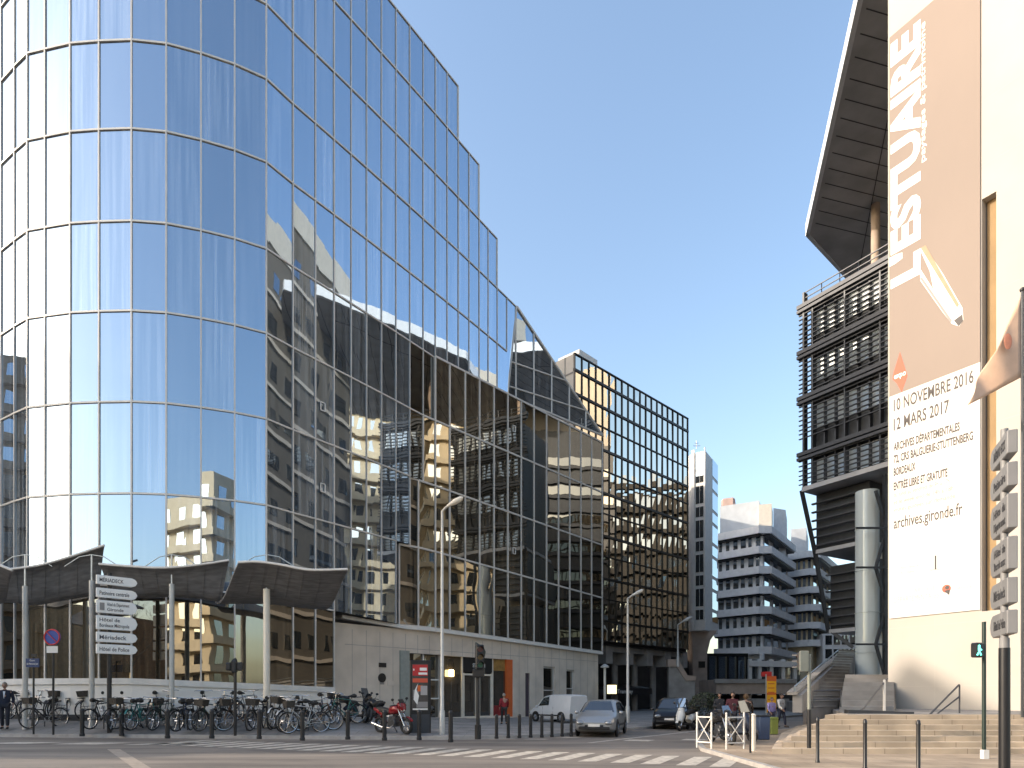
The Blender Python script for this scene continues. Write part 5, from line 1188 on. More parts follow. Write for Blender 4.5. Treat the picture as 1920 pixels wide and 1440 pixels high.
# ================================================================== bicycles
M['chrome'] = mat('bright_metal', (.55,.55,.56), .25, .9, .05); M['saddle'] = mat('saddle_black', (.02,.018,.016), .6, 0, .2)
M['wicker'] = mat('wicker', (.045,.038,.03), .8, 0, .4, 20)
def bike_paint(n, c): return mat('bicycle_paint_'+n, c, .35, .2, .05)
BC = {'teal':bike_paint('teal',(.03,.16,.15)),'black':bike_paint('black',(.015,.015,.017)),'silver':bike_paint('silver',(.42,.43,.44)),'dark green':bike_paint('green',(.02,.05,.035)),
      'white':bike_paint('white',(.6,.6,.58)),'brown':bike_paint('brown',(.10,.055,.03)),'dark blue':bike_paint('blue',(.02,.035,.09)),'grey':bike_paint('grey',(.14,.145,.15))}
def make_bike(basket):
    t = thing('bicycle', 'parked bicycle', 'bicycle')
    wb, r = .53, .335; hb = Vector((-wb,0,r)); hf = Vector((wb,0,r)); bbk = Vector((-.08,0,.29)); st = Vector((-.24,0,.80)); ht = Vector((.33,0,.86)); hl = Vector((.38,0,.70))
    b = MB()
    for p, q, rr in ((bbk,st,.017),(st,ht,.016),(bbk,hl,.019),(hl,ht,.02)): b.tube([p,q], rr, 8)
    for s in (-.045,.045):
        o = Vector((0,s,0)); b.tube([bbk,hb+o], .010, 6); b.tube([st-Vector((0,0,.06)),hb+o], .009, 6); b.tube([hl,hl+Vector((.03,s,-.06)),hf+o], .012, 6)
    b.build('frame', BC['black'], t, smooth=True)
    for c in (hb, hf):
        b = MB(); b.torus(c, r-.018, .020, (0,1,0), 28, 7); wl_ = b.build('wheel', M['rubber'], t, smooth=True)
        b = MB(); b.torus(c, r-.042, .011, (0,1,0), 28, 5); b.cyl(c-Vector((0,.05,0)), c+Vector((0,.05,0)), .025, n=8); b.build('rim', M['chrome'], wl_, smooth=True)
        b = MB()
        for k in range(14): a = 2*math.pi*k/14; b.tube([c+Vector((0,.03*(1 if k%2 else -1),0)), c+Vector((math.cos(a)*(r-.05),0,math.sin(a)*(r-.05)))], .0028, 3)
        b.build('spokes', M['chrome'], wl_)
        b = MB(); vs = []; a0, a1 = (.15,2.6) if c is hb else (.6,2.7)
        for k in range(11):
            a = a0+(a1-a0)*k/10
            for y in (-.028,.028): vs.append(c+Vector((math.cos(a)*(r+.025),y,math.sin(a)*(r+.025))))
        b.add(vs, [(2*k,2*k+1,2*k+3,2*k+2) for k in range(10)]); b.build('mudguard', M['black'], t)
    b = MB(); b.tube([st,st+Vector((-.035,0,.11))], .013, 8); b.tube([st+Vector((-.20,0,.13)),st+Vector((-.12,0,.14)),st+Vector((0,0,.125)),st+Vector((.11,0,.115))], [.055,.075,.038,.018], 8); b.build('saddle', M['saddle'], t, smooth=True)
    b = MB(); top = ht+Vector((-.02,0,.14)); b.tube([ht,top], .014, 8); b.tube([top+Vector((-.13,-.29,.0)),top+Vector((-.02,-.26,.02)),top+Vector((.03,-.10,.01)),top+Vector((.03,.10,.01)),top+Vector((-.02,.26,.02)),top+Vector((-.13,.29,0))], .013, 8); b.build('handlebar', M['chrome'], t, smooth=True)
    b = MB(); b.torus(bbk, .085, .008, (0,1,0), 18, 5); b.bar(bbk+Vector((-.0,-.06,0)), bbk+Vector((.10,-.07,-.13)), .018); b.bar(bbk+Vector((0,.06,0)), bbk+Vector((-.10,.07,.13)), .018)
    b.box(bbk+Vector((.10,-.12,-.13)), (.09,.09,.02)); b.box(bbk+Vector((-.10,.12,.13)), (.09,.09,.02)); b.tube([bbk+Vector((0,.03,.085)),hb+Vector((0,.05,.04))], .006, 4); b.tube([bbk+Vector((0,.03,-.085)),hb+Vector((0,.05,-.04))], .006, 4); b.build('crankset', M['steel'], t)
    b = MB(); b.bar(hb+Vector((-.22,0,.40)), hb+Vector((.20,0,.42)), .13, .015)
    for s in (-.06,.06): b.tube([hb+Vector((-.12,s,.40)),hb+Vector((0,s,0))], .006, 5)
    b.build('rack', M['black'], t)
    if basket:
        c = Vector((.50,0,.90)); b = MB()
        b.box(c, (.24,.30,.20), 0, taper=1.2); b.build('basket', M['wicker'], t)
    b = MB(); b.cyl(Vector((.40,0,.80)), Vector((.45,0,.80)), .035, .045, 10); b.build('headlight', M['chrome'], t)
    return t
bk0, bk1 = make_bike(False), make_bike(True); used = {0:0, 1:0}
BIKES = [(26,1352,62,'black',0,'at the left end of the row'),(40,1355,80,'silver',0,'second from the left, behind the street name pole'),(62,1355,95,'dark blue',0,'behind the blue street plate pole'),(84,1356,72,'black',1,'left of the no-parking sign'),(104,1354,102,'dark green',0,'behind the no-parking sign pole'),(124,1355,85,'black',1,'just right of the no-parking sign'),
 (156,1356,12,'silver',0,'standing nearly side-on'),(194,1357,78,'black',0,'left of the arrow signpost'),(222,1358,100,'brown',0,'just right of the arrow signpost'),(244,1357,70,'black',1,'in the tight row under the middle canopy'),(258,1358,97,'teal',0,'in the tight row under the middle canopy'),(272,1358,66,'teal',1,'with a basket, in the tight row under the middle canopy'),(287,1357,108,'black',0,'at the right end of the tight row'),
 (307,1358,82,'dark green',0,'left of the middle canopy post'),(353,1359,75,'grey',1,'alone right of the middle canopy post'),(368,1358,98,'black',0,'beside the lone basket bicycle'),(398,1359,70,'dark green',1,'behind the kerb bollard under the canopy joint'),(412,1358,100,'black',0,'left of the low signal post'),(452,1359,38,'brown',1,'right of the low signal post'),(484,1359,84,'black',1,'left of the pale end post'),
 (520,1358,88,'white',0,'right of the pale end post'),(550,1360,70,'silver',0,'before the last glazed bay'),(572,1362,40,'silver',1,'behind the kerb bollard at the last glazed bay'),(594,1361,28,'brown',0,'leaning at an angle'),(626,1358,118,'black',1,'before the cream wall corner'),(644,1357,42,'teal',0,'at the right end of the row'),
 (52,1353,110,'grey',0,'wedged behind the street plate pole'),(94,1353,65,'black',0,'wedged behind the no-parking sign'),(114,1353,92,'brown',0,'in the thick of the left cluster'),(135,1354,115,'dark blue',1,'at the right end of the left cluster'),(210,1354,88,'dark blue',0,'hidden behind the arrow signpost'),(235,1354,112,'dark green',0,'deep in the row left of the middle canopy post'),(297,1354,95,'brown',1,'behind the middle canopy post'),(382,1354,110,'black',0,'in the gap before the joint of the canopies'),(428,1355,88,'black',0,'behind the low signal post'),(466,1355,70,'grey',0,'close to the plinth near the pale end post'),(562,1356,95,'black',0,'behind the silver basket bicycle'),(610,1356,75,'dark blue',0,'close to the last glazed bay'),
 (144,1355,60,'grey',0,'left of the nearly side-on silver bicycle'),(170,1355,105,'black',1,'close behind the nearly side-on silver bicycle'),(182,1356,70,'dark green',0,'before the second canopy post'),(330,1356,84,'black',0,'right of the middle canopy post, close to the plinth'),(342,1358,110,'dark blue',1,'between the middle canopy post and the grey basket bicycle'),(500,1356,100,'black',0,'right behind the pale end post'),(538,1357,64,'black',1,'between the white and silver bicycles'),(440,1357,112,'grey',0,'left of the brown basket bicycle')]
for x, y, yaw, col, bas, where in BIKES:
    src = bk1 if bas else bk0
    o = src if not used[bas] else copy_tree(src); used[bas] += 1
    o['label'] = col+' bicycle '+('with a front basket, ' if bas and 'basket' not in where else '')+where; o['group'] = 'bicycles parked along the white plinth'
    p = foot(x, y); o.location = p; o.rotation_euler = (R(rnd.uniform(-5,5)), 0, R(yaw+rnd.choice((0,180))))
    o.scale = (1.2,1.2,1.24)
    for ch in o.children:
        if ch.name.startswith('frame') or (ch.name.startswith('mudguard') and col in ('teal','white','silver')):
            ch.material_slots[0].link = 'OBJECT'; ch.material_slots[0].material = BC[col]
for x, y in ((33,1354),(72,1356),(133,1356),(205,1357),(265,1357),(360,1358),(405,1359),(470,1359),(530,1359),(583,1360)):
    p = foot(x, y); t = thing('cycle_hoop', 'low dark steel hoop for locking bicycles, half hidden by the parked bikes', 'bike rack', p, 'steel cycle hoops')
    b = MB(); b.tube([p+Vector((0,-.35,0)),p+Vector((0,-.35,.6)),p+Vector((0,-.2,.75)),p+Vector((0,.2,.75)),p+Vector((0,.35,.6)),p+Vector((0,.35,0))], .022, 8); b.build('hoop', M['dark_metal'], t, smooth=True)

# ================================================================== motorcycles and scooters (nose along +x)
def make_moto(label, paint, style, group=None):
    t = thing('motorcycle' if style != 'scooter' else 'scooter', label, 'motorcycle' if style != 'scooter' else 'scooter', (0,0,0), group)
    wr = .31 if style != 'scooter' else .23; wx = .70 if style != 'scooter' else .62
    for sx in (-1, 1):
        c = Vector((sx*wx,0,wr)); b = MB(); b.torus(c, wr-.06, .062, (0,1,0), 26, 8); w_ = b.build('wheel', M['rubber'], t, smooth=True)
        b = MB(); b.torus(c, wr-.11, .018, (0,1,0), 22, 6); b.cyl(c-Vector((0,.06,0)), c+Vector((0,.06,0)), .05, n=10)
        for k in range(5): a = 2*math.pi*k/5; b.bar(c, c+Vector((math.cos(a)*(wr-.12),0,math.sin(a)*(wr-.12))), .03)
        b.build('rim', M['chrome'], w_)
        b = MB(); vs = []
        for k in range(9):
            a = (.5 if sx > 0 else .3)+2.1*k/8
            for y in (-.07,.07): vs.append(c+Vector((math.cos(a)*(wr+.03),y,math.sin(a)*(wr+.03))))
        b.add(vs, [(2*k,2*k+1,2*k+3,2*k+2) for k in range(8)]); b.build('mudguard', paint, t)
    hz = 1.02; hx = wx-.30
    b = MB()
    for y in (-.09,.09): b.tube([(wx,y,wr),(hx+.05,y,.80),(hx,y,hz-.05)], .025, 8)
    b.build('fork', M['chrome'], t, smooth=True)
    b = MB(); b.tube([(hx-.12,-.36,hz+.02),(hx,-.2,hz+.04),(hx+.02,0,hz),(hx,.2,hz+.04),(hx-.12,.36,hz+.02)], .016, 8); b.build('handlebar', M['black'], t, smooth=True)
    for y in (-.30,.30): b = MB(); b.tube([(hx,y*.8,hz+.03),(hx+.02,y*1.1,hz+.20)], .008, 6); b.ell((hx+.02,y*1.12,hz+.24), (.02,.07,.05), 10, 8); b.build('mirror', M['black'], t, smooth=True)
    b = MB(); b.ell((hx+.16,0,.86), (.09,.10,.10), 14, 10); b.build('headlight', M['chrome'], t, smooth=True)
    if style == 'scooter':
        b = MB(); b.tube([(.62,0,.40),(.46,0,.70),(.36,0,1.0)], [.16,.20,.12], 12); b.build('front_shield', paint, t, smooth=True)
        b = MB(); b.box((.10,0,.30), (.60,.30,.08)); b.build('floorboard', M['black'], t, bevel=.02)
        b = MB(); b.tube([(-.20,0,.42),(-.35,0,.58),(-.62,0,.62),(-.86,0,.60)], [.15,.20,.18,.06], 12); b.build('rear_body', paint, t, smooth=True)
        b = MB(); b.tube([(-.05,0,.74),(-.25,0,.80),(-.55,0,.82),(-.75,0,.84)], [.07,.13,.13,.05], 12); b.build('seat', M['saddle'], t, smooth=True)
        b = MB(); b.box((-.88,0,.98), (.34,.38,.28)); b.build('top_box', M['black'], t, bevel=.06)
        b = MB(); vs = [(hx+.05,-.22,1.05),(hx+.05,.22,1.05),(hx-.10,.17,1.45),(hx-.10,-.17,1.45)]; b.ext(vs, (.008,0,0)); b.build('windscreen', M['glass_win'], t)
    else:
        b = MB(); b.tube([(.42,0,.84),(.25,0,.90),(.02,0,.86),(-.12,0,.78)], [.08,.17,.17,.08], 14); b.build('tank', paint, t, smooth=True)
        b = MB(); b.tube([(-.05,0,.80),(-.25,0,.80),(-.55,0,.86),(-.80,0,.92)], [.08,.14,.13,.06], 12); b.build('seat', M['saddle'], t, smooth=True)
        b = MB(); b.tube([(-.45,0,.72),(-.70,0,.82),(-.98,0,.90)], [.12,.12,.05], 12); b.build('tail', paint, t, smooth=True)
        b = MB(); b.box((.08,0,.46), (.46,.34,.36), taper=.8); b.cyl((.18,-.20,.42), (.18,.20,.42), .14, n=14); b.build('engine', M['dark_metal'], t, bevel=.03)
        b = MB(); b.tube([(.25,-.16,.40),(.1,-.20,.24),(-.35,-.22,.26),(-.85,-.24,.40)], [.03,.03,.05,.065], 10); b.build('exhaust', M['chrome'], t, smooth=True)
        b = MB(); b.bar((.10,0,.62),(hx,0,.92), .08,.14); b.bar((-.05,0,.45),(-wx,0,wr), .12,.07); b.bar((-.1,0,.72),(-.60,0,.74), .12,.05); b.build('frame', M['black'], t)
        b = MB(); b.tube([(.62,0,.86),(.52,0,.98),(.36,0,1.06)], [.08,.17,.12], 12)
        b.build('fairing', paint, t, smooth=True)
        b = MB(); b.ext([(.60,-.15,1.02),(.60,.15,1.02),(.44,.11,1.26),(.44,-.11,1.26)], (.008,0,0)); b.build('windscreen', M['glass_win'], t)
    b = MB(); b.tube([(-.05,.10,.24),(-.10,.26,.02)], .014, 6); b.build('kickstand', M['black'], t)
    return t
PR = mat('motorcycle_red', (.22,.012,.015), .25, .1, .05); PB = mat('motorcycle_black', (.015,.015,.017), .25, .2, .05); PW = mat('scooter_white', (.60,.60,.57), .3, 0, .05); PD = mat('scooter_navy', (.02,.025,.045), .3, .1, .05)
def lean(o, p, yaw, s=1.): o.location = p; o.rotation_euler = (R(4),0,R(yaw)); o.scale = (s,s,s)
lean(make_moto('red motorcycle parked beside the advertising column', PR, 'moto'), foot(738,1376), -38, 1.06)
lean(make_moto('dark motorcycle parked between the bicycles and the red motorcycle', PB, 'moto'), foot(698,1358), 128, 1.05)
lean(make_moto('navy scooter with a top box before the cream wall corner', PD, 'scooter'), foot(672,1355), 60, 1.05)
lean(make_moto('white scooter parked right of the dark van', PW, 'scooter'), Vector(G(1288,30.2)+(.004,)), 225, 1.05)
lean(make_moto('black motorcycle seen head-on behind the corner barriers', PB, 'moto'), Vector(G(1352,20.6)+(.1,)), -82, .98)
lean(make_moto('black scooter half hidden by the crossed corner barrier', PD, 'scooter'), Vector(G(1384,21.6)+(.1,)), -60, .95)
# ================================================================== cars (nose along +x)
def make_car(name, label, cat, st, paint, style):
    t = thing(name, label, cat); rings = []
    for x, zb, zbe, zt, hw in st:
        cab = zt-zbe > .22; wr = hw*(.74 if style != 'van' else .84) if cab else hw*.86
        rings.append([(x,-hw*.90,zb),(x,-hw,zb+.20*(zbe-zb)),(x,-hw,zb+.72*(zbe-zb)),(x,-hw*.965,zbe),(x,-wr-.02,zt-.07 if cab else zt-.02),(x,-wr*.8,zt),(x,wr*.8,zt),(x,wr+.02,zt-.07 if cab else zt-.02),(x,hw*.965,zbe),(x,hw,zb+.72*(zbe-zb)),(x,hw,zb+.20*(zbe-zb)),(x,hw*.90,zb)])
    n = 12; b = MB(); vs = [p for r_ in rings for p in r_]
    fs = [(i*n+k,(i+1)*n+k,(i+1)*n+(k+1)%n,i*n+(k+1)%n) for i in range(len(rings)-1) for k in range(n)]+[tuple(range(n)), tuple((len(rings)-1)*n+k for k in range(n-1,-1,-1))]
    b.add(vs, fs); o = b.build('body', paint, t, smooth=True)
    V = lambda i, k: Vector(rings[i][k])
    def quad(nm, pts, m, off, sh=.88):
        c = sum(pts, Vector())/len(pts); q = [c+(p-c)*sh for p in pts]; nn_ = (q[1]-q[0]).cross(q[2]-q[0]).normalized()
        if nn_.dot(c-Vector((0,0,c.z*.6))) < 0: nn_ = -nn_
        b = MB(); b.ext([p+nn_*off for p in q], nn_*.006); return b.build(nm, m, t)
    cabs = [i for i,s in enumerate(st) if s[3]-s[2] > .22]; f0, r0 = cabs[-1], cabs[0]
    quad('windscreen', [V(f0,5),V(f0,6),V(f0+1,7),V(f0+1,4)], M['car_glass'], .008, .90)
    if style != 'van':
        quad('rear_window', [V(r0,5),V(r0,6),V(r0-1,7),V(r0-1,4)], M['car_glass'], .008, .86)
    for a, k3, k4 in ((0,3,4),(1,8,7)):
        if style == 'van':
            quad('side_window', [V(f0-1,k3)+Vector((0,0,.04)),V(f0+1,k3)+Vector((-.12,0,.03)),V(f0,k4),V(f0-1,k4)], M['car_glass'], .02, .86)
            continue
        m_ = f0-1
        quad('side_window', [V(m_,k3)+Vector((0,0,.03)),V(f0+1,k3)+Vector((-.14,0,.02)),V(f0,k4),V(m_,k4)], M['car_glass'], .02, .88)
        quad('side_window', [V(r0-1,k3)+Vector((.14,0,.03)),V(m_,k3)+Vector((-.03,0,.03)),V(m_,k4)+Vector((-.03,0,0)),V(r0,k4)], M['car_glass'], .02, .86)
    L_ = st[-1][0]; hw = max(s[4] for s in st); wr = .31; wxs = (L_*.62, -L_*.60)
    for x in wxs:
        for s in (-1,1):
            b = MB(); b.disc((x,s*(hw-.004),wr+.03), .375, (0,1,0), .03, 26); b.build('wheel_arch', M['black'], t)
            c = Vector((x,s*(hw-.03),wr)); b = MB(); b.torus(c, wr-.07, .072, (0,1,0), 26, 8); w_ = b.build('wheel', M['rubber'], t, smooth=True)
            b = MB(); b.disc(c+Vector((0,s*.035,0)), .17, (0,1,0), .03, 20)
            for k in range(6): a = math.pi*k/3; b.bar(c+Vector((0,s*.055,0)), c+Vector((math.cos(a)*.21,s*.05,math.sin(a)*.21)), .05,.03)
            b.build('rim', M['chrome'], w_)
    i = len(st)-2; zf = st[i][2]
    for s in (-1,1):
        x0, x1 = st[i][0], st[-1][0]; hx, hy, hz = (x0+x1)/2+.02, s*hw*.66, zf-.11
        b = MB(); b.ell((hx,hy,hz), (.13,.20,.095), 14, 8, yaw=-s*.35); b.build('headlight', M['lens'], t, smooth=True)
        b = MB(); b.ell((st[0][0]+.06,s*hw*.80,st[1][2]-.12), (.06,.12,.16), 12, 8); b.build('tail_light', M['red'], t, smooth=True)
        b = MB(); b.ell((st[f0+1][0]-.18,s*(hw+.10),st[f0+1][2]+.06), (.06,.10,.07), 12, 8); b.build('mirror', paint if style != 'suv' else M['black'], t, smooth=True)
        b = MB(); b.bar((L_*.28,s*(hw+.002),st[3][1]+.3),(L_*.28,s*(hw*.985),st[3][2]-.02), .012,.01); b.bar((-L_*.22,s*(hw+.002),st[3][1]+.3),(-L_*.22,s*(hw*.985),st[3][2]-.02), .012,.01); b.build('door_line', M['black'], t)
        b = MB(); b.bar((L_*.55,s*(hw+.006),.46),(-L_*.55,s*(hw+.006),.46), .03,.09); b.build('trim_strip', M['black'] if style != 'hatch' else M['dark_metal'], t)
    xf = st[-1][0]; zc = st[-1][2]
    b = MB(); b.box((xf-.02,0,zc-.08), (.10,hw*.9,.07)); b.build('grille', M['black'], t, bevel=.01)
    b = MB(); b.box((xf-.04,0,st[-1][1]+.03), (.16,hw*1.5,.12)); b.build('bumper_intake', M['black'], t, bevel=.02)
    b = MB(); b.box((xf+.035,0,st[-1][1]+.14), (.02,.50,.11)); b.build('number_plate', M['white'], t)
    b = MB(); b.box((st[0][0]-.01,0,.62), (.02,.50,.11)); b.build('number_plate', M['white'], t)
    return t
M['car_glass'] = glass_mat('car_glass', (.012,.014,.016), (.03,.03,.03), (.85,.93,1.), .10, .5, .0); M['lens'] = mat('headlight_lens', (.30,.31,.32), .12, .5, 0)
CS = mat('silver_car_paint', (.34,.35,.36), .28, .55, .03); CW = mat('white_van_paint', (.66,.66,.66), .35, 0, .03); CB = mat('dark_car_paint', (.012,.013,.018), .2, .3, .05)
hatch = [(-2.10,.36,.74,.80,.76),(-2.02,.24,.90,.97,.86),(-1.72,.2,.93,1.34,.87),(-1.1,.2,.93,1.46,.88),(-.25,.2,.93,1.48,.88),(.38,.2,.92,1.42,.88),(1.12,.2,.90,.97,.88),(1.62,.2,.80,.86,.87),(1.95,.24,.68,.73,.82),(2.12,.34,.54,.58,.68)]
van = [(-2.05,.36,1.0,1.72,.84),(-1.98,.24,1.05,1.80,.86),(-1.2,.2,1.05,1.84,.87),(-.1,.2,1.05,1.82,.87),(.55,.2,1.03,1.72,.87),(1.25,.2,.98,1.06,.87),(1.65,.2,.86,.92,.86),(1.95,.24,.72,.78,.82),(2.08,.36,.58,.62,.70)]
suv = [(-2.15,.42,.88,.96,.80),(-2.08,.30,1.02,1.12,.90),(-1.85,.26,1.04,1.56,.91),(-1.1,.25,1.04,1.66,.92),(-.2,.25,1.04,1.67,.92),(.45,.25,1.02,1.60,.92),(1.10,.25,1.0,1.08,.92),(1.70,.25,.94,1.0,.91),(2.02,.28,.82,.88,.87),(2.18,.42,.66,.70,.74)]
def heading(p, off): return math.degrees(math.atan2(-p.y, -p.x))+off
p = Vector(G(1129,27.0)+(0,)); o = make_car('parked_car','silver hatchback parked at the kerb facing the crossing','car',hatch,CS,'hatch'); o.location = p; o.rotation_euler = (0,0,R(heading(p,-9))); o.scale = (.95,.93,1.0)
p = Vector(G(1046,37.0)+(.13,)); o = make_car('delivery_van','small white delivery van parked on the pavement by the cream wall','van',van,CW,'van'); o.location = p; o.rotation_euler = (0,0,R(128)); o.scale = (.86,.86,.86)
p = Vector(G(1262,32.5)+(0,)); o = make_car('parked_car','black people carrier facing the crossing before the grey wall','car',suv,CB,'suv'); o.location = p; o.rotation_euler = (0,0,R(heading(p,-5))); o.scale = (.9,.9,.92)
# ================================================================== people
def skin_mesh(name, verts, edges, radii, m, parent, sub=2, root=0):
    me = bpy.data.meshes.new(name); me.from_pydata([Vector(v) for v in verts], edges, []); o = bpy.data.objects.new(name, me); C.objects.link(o)
    md = o.modifiers.new('skin', 'SKIN')
    for i, r in enumerate(radii):
        sv_ = me.skin_vertices[0].data[i]; sv_.radius = r if isinstance(r, tuple) else (r, r); sv_.use_root = (i == root)
    sb = o.modifiers.new('sub', 'SUBSURF'); sb.levels = sub; sb.render_levels = sub
    bpy.context.view_layer.update()
    m2 = bpy.data.meshes.new_from_object(o.evaluated_get(bpy.context.evaluated_depsgraph_get())); m2.name = name
    bpy.data.objects.remove(o); bpy.data.meshes.remove(me)
    m2.materials.clear(); m2.materials.append(m); m2.polygons.foreach_set('use_smooth', [True]*len(m2.polygons)); m2.polygons.foreach_set('material_index', [0]*len(m2.polygons))
    r_ = bpy.data.objects.new(name, m2); C.objects.link(r_); r_.parent = parent; return r_
def person(label, p, yaw, top, legs, hairc, h=1.72, stride=.16, armbend=.2, long_coat=False, shirt=None, bag=None, hair='short', group=None):
    t = thing('person', label, 'person', (0,0,0), group); k = h/1.72
    J = {}                                      # facing +x
    J['pel'] = (0,0,.93); J['bel'] = (.01,0,1.05); J['chest'] = (.0,0,1.28); J['neck'] = (.0,0,1.44); J['head0'] = (.015,0,1.52)
    for s, n_ in ((1,'l'),(-1,'r')):
        st = stride*s
        J['hip'+n_] = (0,.09*s,.89); J['knee'+n_] = (st*.6+.03,.095*s,.49); J['ank'+n_] = (st*1.15-.02,.10*s,.09); J['toe'+n_] = (st*1.15+.14,.115*s,.035)
        J['sh'+n_] = (0,.185*s,1.39); J['el'+n_] = (-st*.5-.02,.245*s,1.12); J['wr'+n_] = (-st*.9+armbend*.6,.25*s,.88+armbend*.25)
    def mk(name, ns, es, rs, m, sub=2): return skin_mesh(name, [tuple(c*k for c in J[a]) for a in ns], [(ns.index(a), ns.index(b_)) for a, b_ in es], [tuple(x*k for x in r) if isinstance(r, tuple) else r*k for r in rs], m, t, sub)
    # body with hands: one continuous skin surface
    ns = ['pel','bel','chest','neck','head0']; es = [('pel','bel'),('bel','chest'),('chest','neck'),('neck','head0')]; rs = [.10,.10,.115,.052,.05]
    for n_ in 'lr':
        s = 1 if n_ == 'l' else -1; w_ = Vector(J['wr'+n_]); e_ = Vector(J['el'+n_]); d_ = (w_-e_).normalized(); sd = Vector((0,s,0)); fw = d_.cross(sd).normalized()*(-s); 
        if fw.x < 0: fw = -fw
        J['palm'+n_] = tuple(w_+d_*.055)
        ns += ['sh'+n_,'el'+n_,'wr'+n_,'palm'+n_,'hip'+n_,'knee'+n_,'ank'+n_,'toe'+n_]; es += [('chest','sh'+n_),('sh'+n_,'el'+n_),('el'+n_,'wr'+n_),('wr'+n_,'palm'+n_),('pel','hip'+n_),('hip'+n_,'knee'+n_),('knee'+n_,'ank'+n_),('ank'+n_,'toe'+n_)]
        rs += [.05,.036,.026,(.018,.036),.08,.052,.036,.03]
        for f in range(5):
            if f < 4:
                ln = (.070,.080,.075,.058)[f]; b0 = w_+d_*.095+fw*(.028-.019*f); b1 = b0+d_*ln*.5-sd*.006; b2 = b0+d_*ln-sd*.024
            else:
                ln = .05; b0 = w_+d_*.045+fw*.036; b1 = b0+d_*.03+fw*.018; b2 = b1+d_*.03-sd*.01
            J[f'f{f}a{n_}'], J[f'f{f}b{n_}'], J[f'f{f}c{n_}'] = tuple(b0), tuple(b1), tuple(b2)
            ns += [f'f{f}a{n_}',f'f{f}b{n_}',f'f{f}c{n_}']; es += [('palm'+n_,f'f{f}a{n_}'),(f'f{f}a{n_}',f'f{f}b{n_}'),(f'f{f}b{n_}',f'f{f}c{n_}')]; rs += [.0095,.009,.0075]
    mk('body', ns, es, rs, M['skin'])
    # head with a face
    hc = Vector((.02,0,1.615))*k; b = MB(); nn_, mm = 16, 12; vs = []; fs = []
    for i in range(mm+1):
        th = math.pi*i/mm
        for j in range(nn_):
            ph = 2*math.pi*j/nn_; x, y, z = math.sin(th)*math.cos(ph), math.sin(th)*math.sin(ph), math.cos(th)
            rx = .098*(1 if z > -.2 else 1-.18*(-z-.2)); ry = .077*(1 if z > 0 else 1+.30*z)
            px_ = x*rx+(.012 if (x > .2 and z < -.3) else 0); vs.append(hc+Vector((px_, y*ry, z*.118))*k)
    for i in range(mm):
        for j in range(nn_): j2 = (j+1) % nn_; fs.append((i*nn_+j,(i+1)*nn_+j,(i+1)*nn_+j2,i*nn_+j2))
    b.add(vs, fs); hd = b.build('head', M['skin'], t, smooth=True)
    for s in (1,-1):
        b = MB(); b.ell(hc+Vector((.088,.032*s,.005))*k, (.010*k,.014*k,.009*k), 8, 6); b.build('eye', M['ink'], hd, smooth=True)
        b = MB(); b.ell(hc+Vector((-.005,.078*s,-.01))*k, (.022*k,.010*k,.033*k), 8, 6); b.build('ear', M['skin'], hd, smooth=True)
    b = MB(); b.tube([hc+Vector((.095,0,.015))*k, hc+Vector((.118,0,-.025))*k, hc+Vector((.095,0,-.032))*k], [.010*k,.017*k,.010*k], 8); b.build('nose', M['skin'], hd, smooth=True)
    b = MB(); b.ell(hc+Vector((.092,0,-.062))*k, (.009*k,.026*k,.008*k), 8, 6); b.build('mouth', mat('lips', (.30,.10,.09), .5, 0, 0), hd, smooth=True)
    hm_ = mat('hair', hairc, .6, 0, .3, 20); b = MB(); vs = []; fs = []
    for i in range(mm):
        th = math.pi*i/mm*.92
        for j in range(nn_):
            ph = 2*math.pi*j/nn_; x, y, z = math.sin(th)*math.cos(ph), math.sin(th)*math.sin(ph), math.cos(th)
            zz = max(z, (.42 if x > .25 else (-.25 if hair == 'short' else -.75))); f = 1 if zz == z else math.sqrt(max(0,1-zz*zz))/max(.05,math.sqrt(max(.0025,1-z*z)))
            vs.append(hc+Vector((x*f*.108-.006, y*f*(.087 if hair == 'short' else .10), zz*.128+.004))*k)
    for i in range(mm-1):
        for j in range(nn_): j2 = (j+1) % nn_; fs.append((i*nn_+j,(i+1)*nn_+j,(i+1)*nn_+j2,i*nn_+j2))
    b.add(vs, fs); b.build('hair', hm_, hd, smooth=True)
    # clothes, following the body and ending at neck, cuffs, waist and ankles
    tm = mat('jacket_cloth', top, .8, 0, .15, 9); lm = mat('trouser_cloth', legs, .8, 0, .15, 9)
    J['hem'] = (0,0,.66 if long_coat else .86); J['col'] = (0,0,1.455)
    ns = ['bel','hem','chest','col']; es = [('bel','hem'),('bel','chest'),('chest','col')]; rs = [(.155,.125),(.175,.145),(.165,.125),.068]
    for n_ in 'lr':
        w_, e_ = Vector(J['wr'+n_]), Vector(J['el'+n_]); J['cuff'+n_] = tuple(w_.lerp(e_, .06)); ns += ['sh'+n_,'el'+n_,'cuff'+n_]; es += [('chest','sh'+n_),('sh'+n_,'el'+n_),('el'+n_,'cuff'+n_)]; rs += [.072,.056,.046]
    mk('jacket', ns, es, rs, tm)
    ns = ['pel']; es = []; rs = [(.15,.12)]
    for n_ in 'lr':
        a_, c_ = Vector(J['ank'+n_]), Vector(J['knee'+n_]); J['tcuff'+n_] = tuple(a_.lerp(c_, .05)); ns += ['hip'+n_,'knee'+n_,'tcuff'+n_]; es += [('pel','hip'+n_),('hip'+n_,'knee'+n_),('knee'+n_,'tcuff'+n_)]; rs += [.10,.072,.06]
    mk('trousers', ns, es, rs, lm)
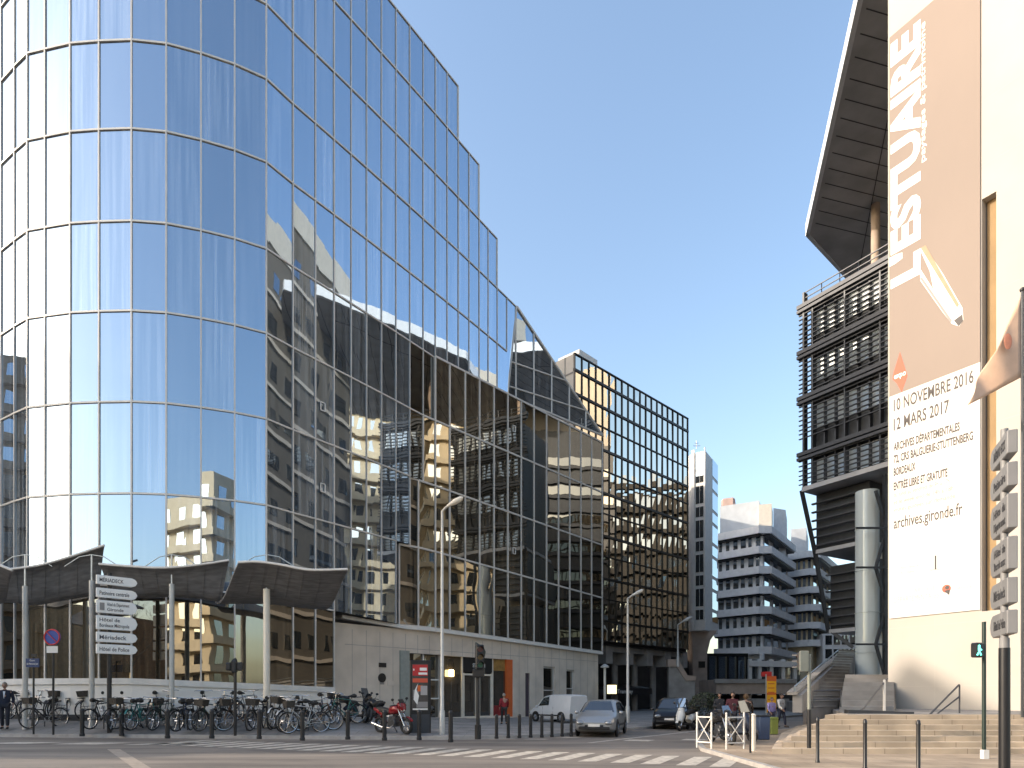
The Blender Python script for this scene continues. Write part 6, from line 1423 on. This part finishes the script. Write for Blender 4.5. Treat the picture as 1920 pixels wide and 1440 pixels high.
    for n_ in 'lr':
        a_, q = Vector(J['ank'+n_]), Vector(J['toe'+n_]); b = MB(); b.tube([(a_+Vector((-.05,0,-.045)))*k, (a_+Vector((0,0,-.035)))*k, (q+Vector((0,0,.012)))*k, (q+Vector((.05,0,.005)))*k], [.035*k,.047*k,.042*k,.022*k], 10); b.build('shoe', M['saddle'], t, smooth=True)
    if shirt:
        b = MB(); b.ext([Vector((.108,-.035,1.40))*k,Vector((.108,.035,1.40))*k,Vector((.152,0,1.12))*k], (.012,0,0)); b.build('shirt_front', mat('shirt_cloth', shirt, .7, 0, 0), t)
    if bag:
        b = MB(); b.box((-.20*k,0,1.20*k), (.17*k,.30*k,.42*k)); b.build('backpack', mat('bag_cloth', bag, .8, 0, .2), t, bevel=.05)
    t.location = p; t.rotation_euler = (0,0,yaw)
    return t
person('person in a red jacket and black trousers walking before the orange shop panel', foot(945,1358), R(100), (.22,.012,.02), (.02,.02,.02), (.30,.26,.22), 1.62)
person('person in a dark blue suit and white shirt at the left edge', foot(9,1357), R(-62), (.012,.016,.035), (.015,.017,.028), (.20,.17,.14), 1.9, .12, shirt=(.65,.68,.75))
person('person in a maroon jacket standing behind the corner barriers', Vector(G(1374,25.3)+(.1,)), R(-110), (.07,.012,.02), (.02,.02,.03), (.03,.02,.015), 1.68)
person('person with brown hair and a dark backpack beside the maroon jacket', Vector(G(1399,25.0)+(.1,)), R(70), (.06,.035,.022), (.03,.035,.05), (.09,.05,.02), 1.6, bag=(.03,.02,.015), hair='long')
person('small person in a lilac jacket under the yellow banner', Vector(G(1447,29.5)+(.1,)), R(-80), (.28,.24,.48), (.05,.05,.08), (.08,.05,.03), 1.45)
person('person in a white top and dark trousers right of the yellow banner', Vector(G(1465,31)+(.1,)), R(-60), (.6,.58,.55), (.02,.025,.05), (.05,.03,.02), 1.62)
person('person in a dark coat left of the maroon jacket', Vector(G(1349,29.5)+(.1,)), R(-100), (.02,.02,.025), (.02,.02,.025), (.03,.02,.015), 1.66, long_coat=True)
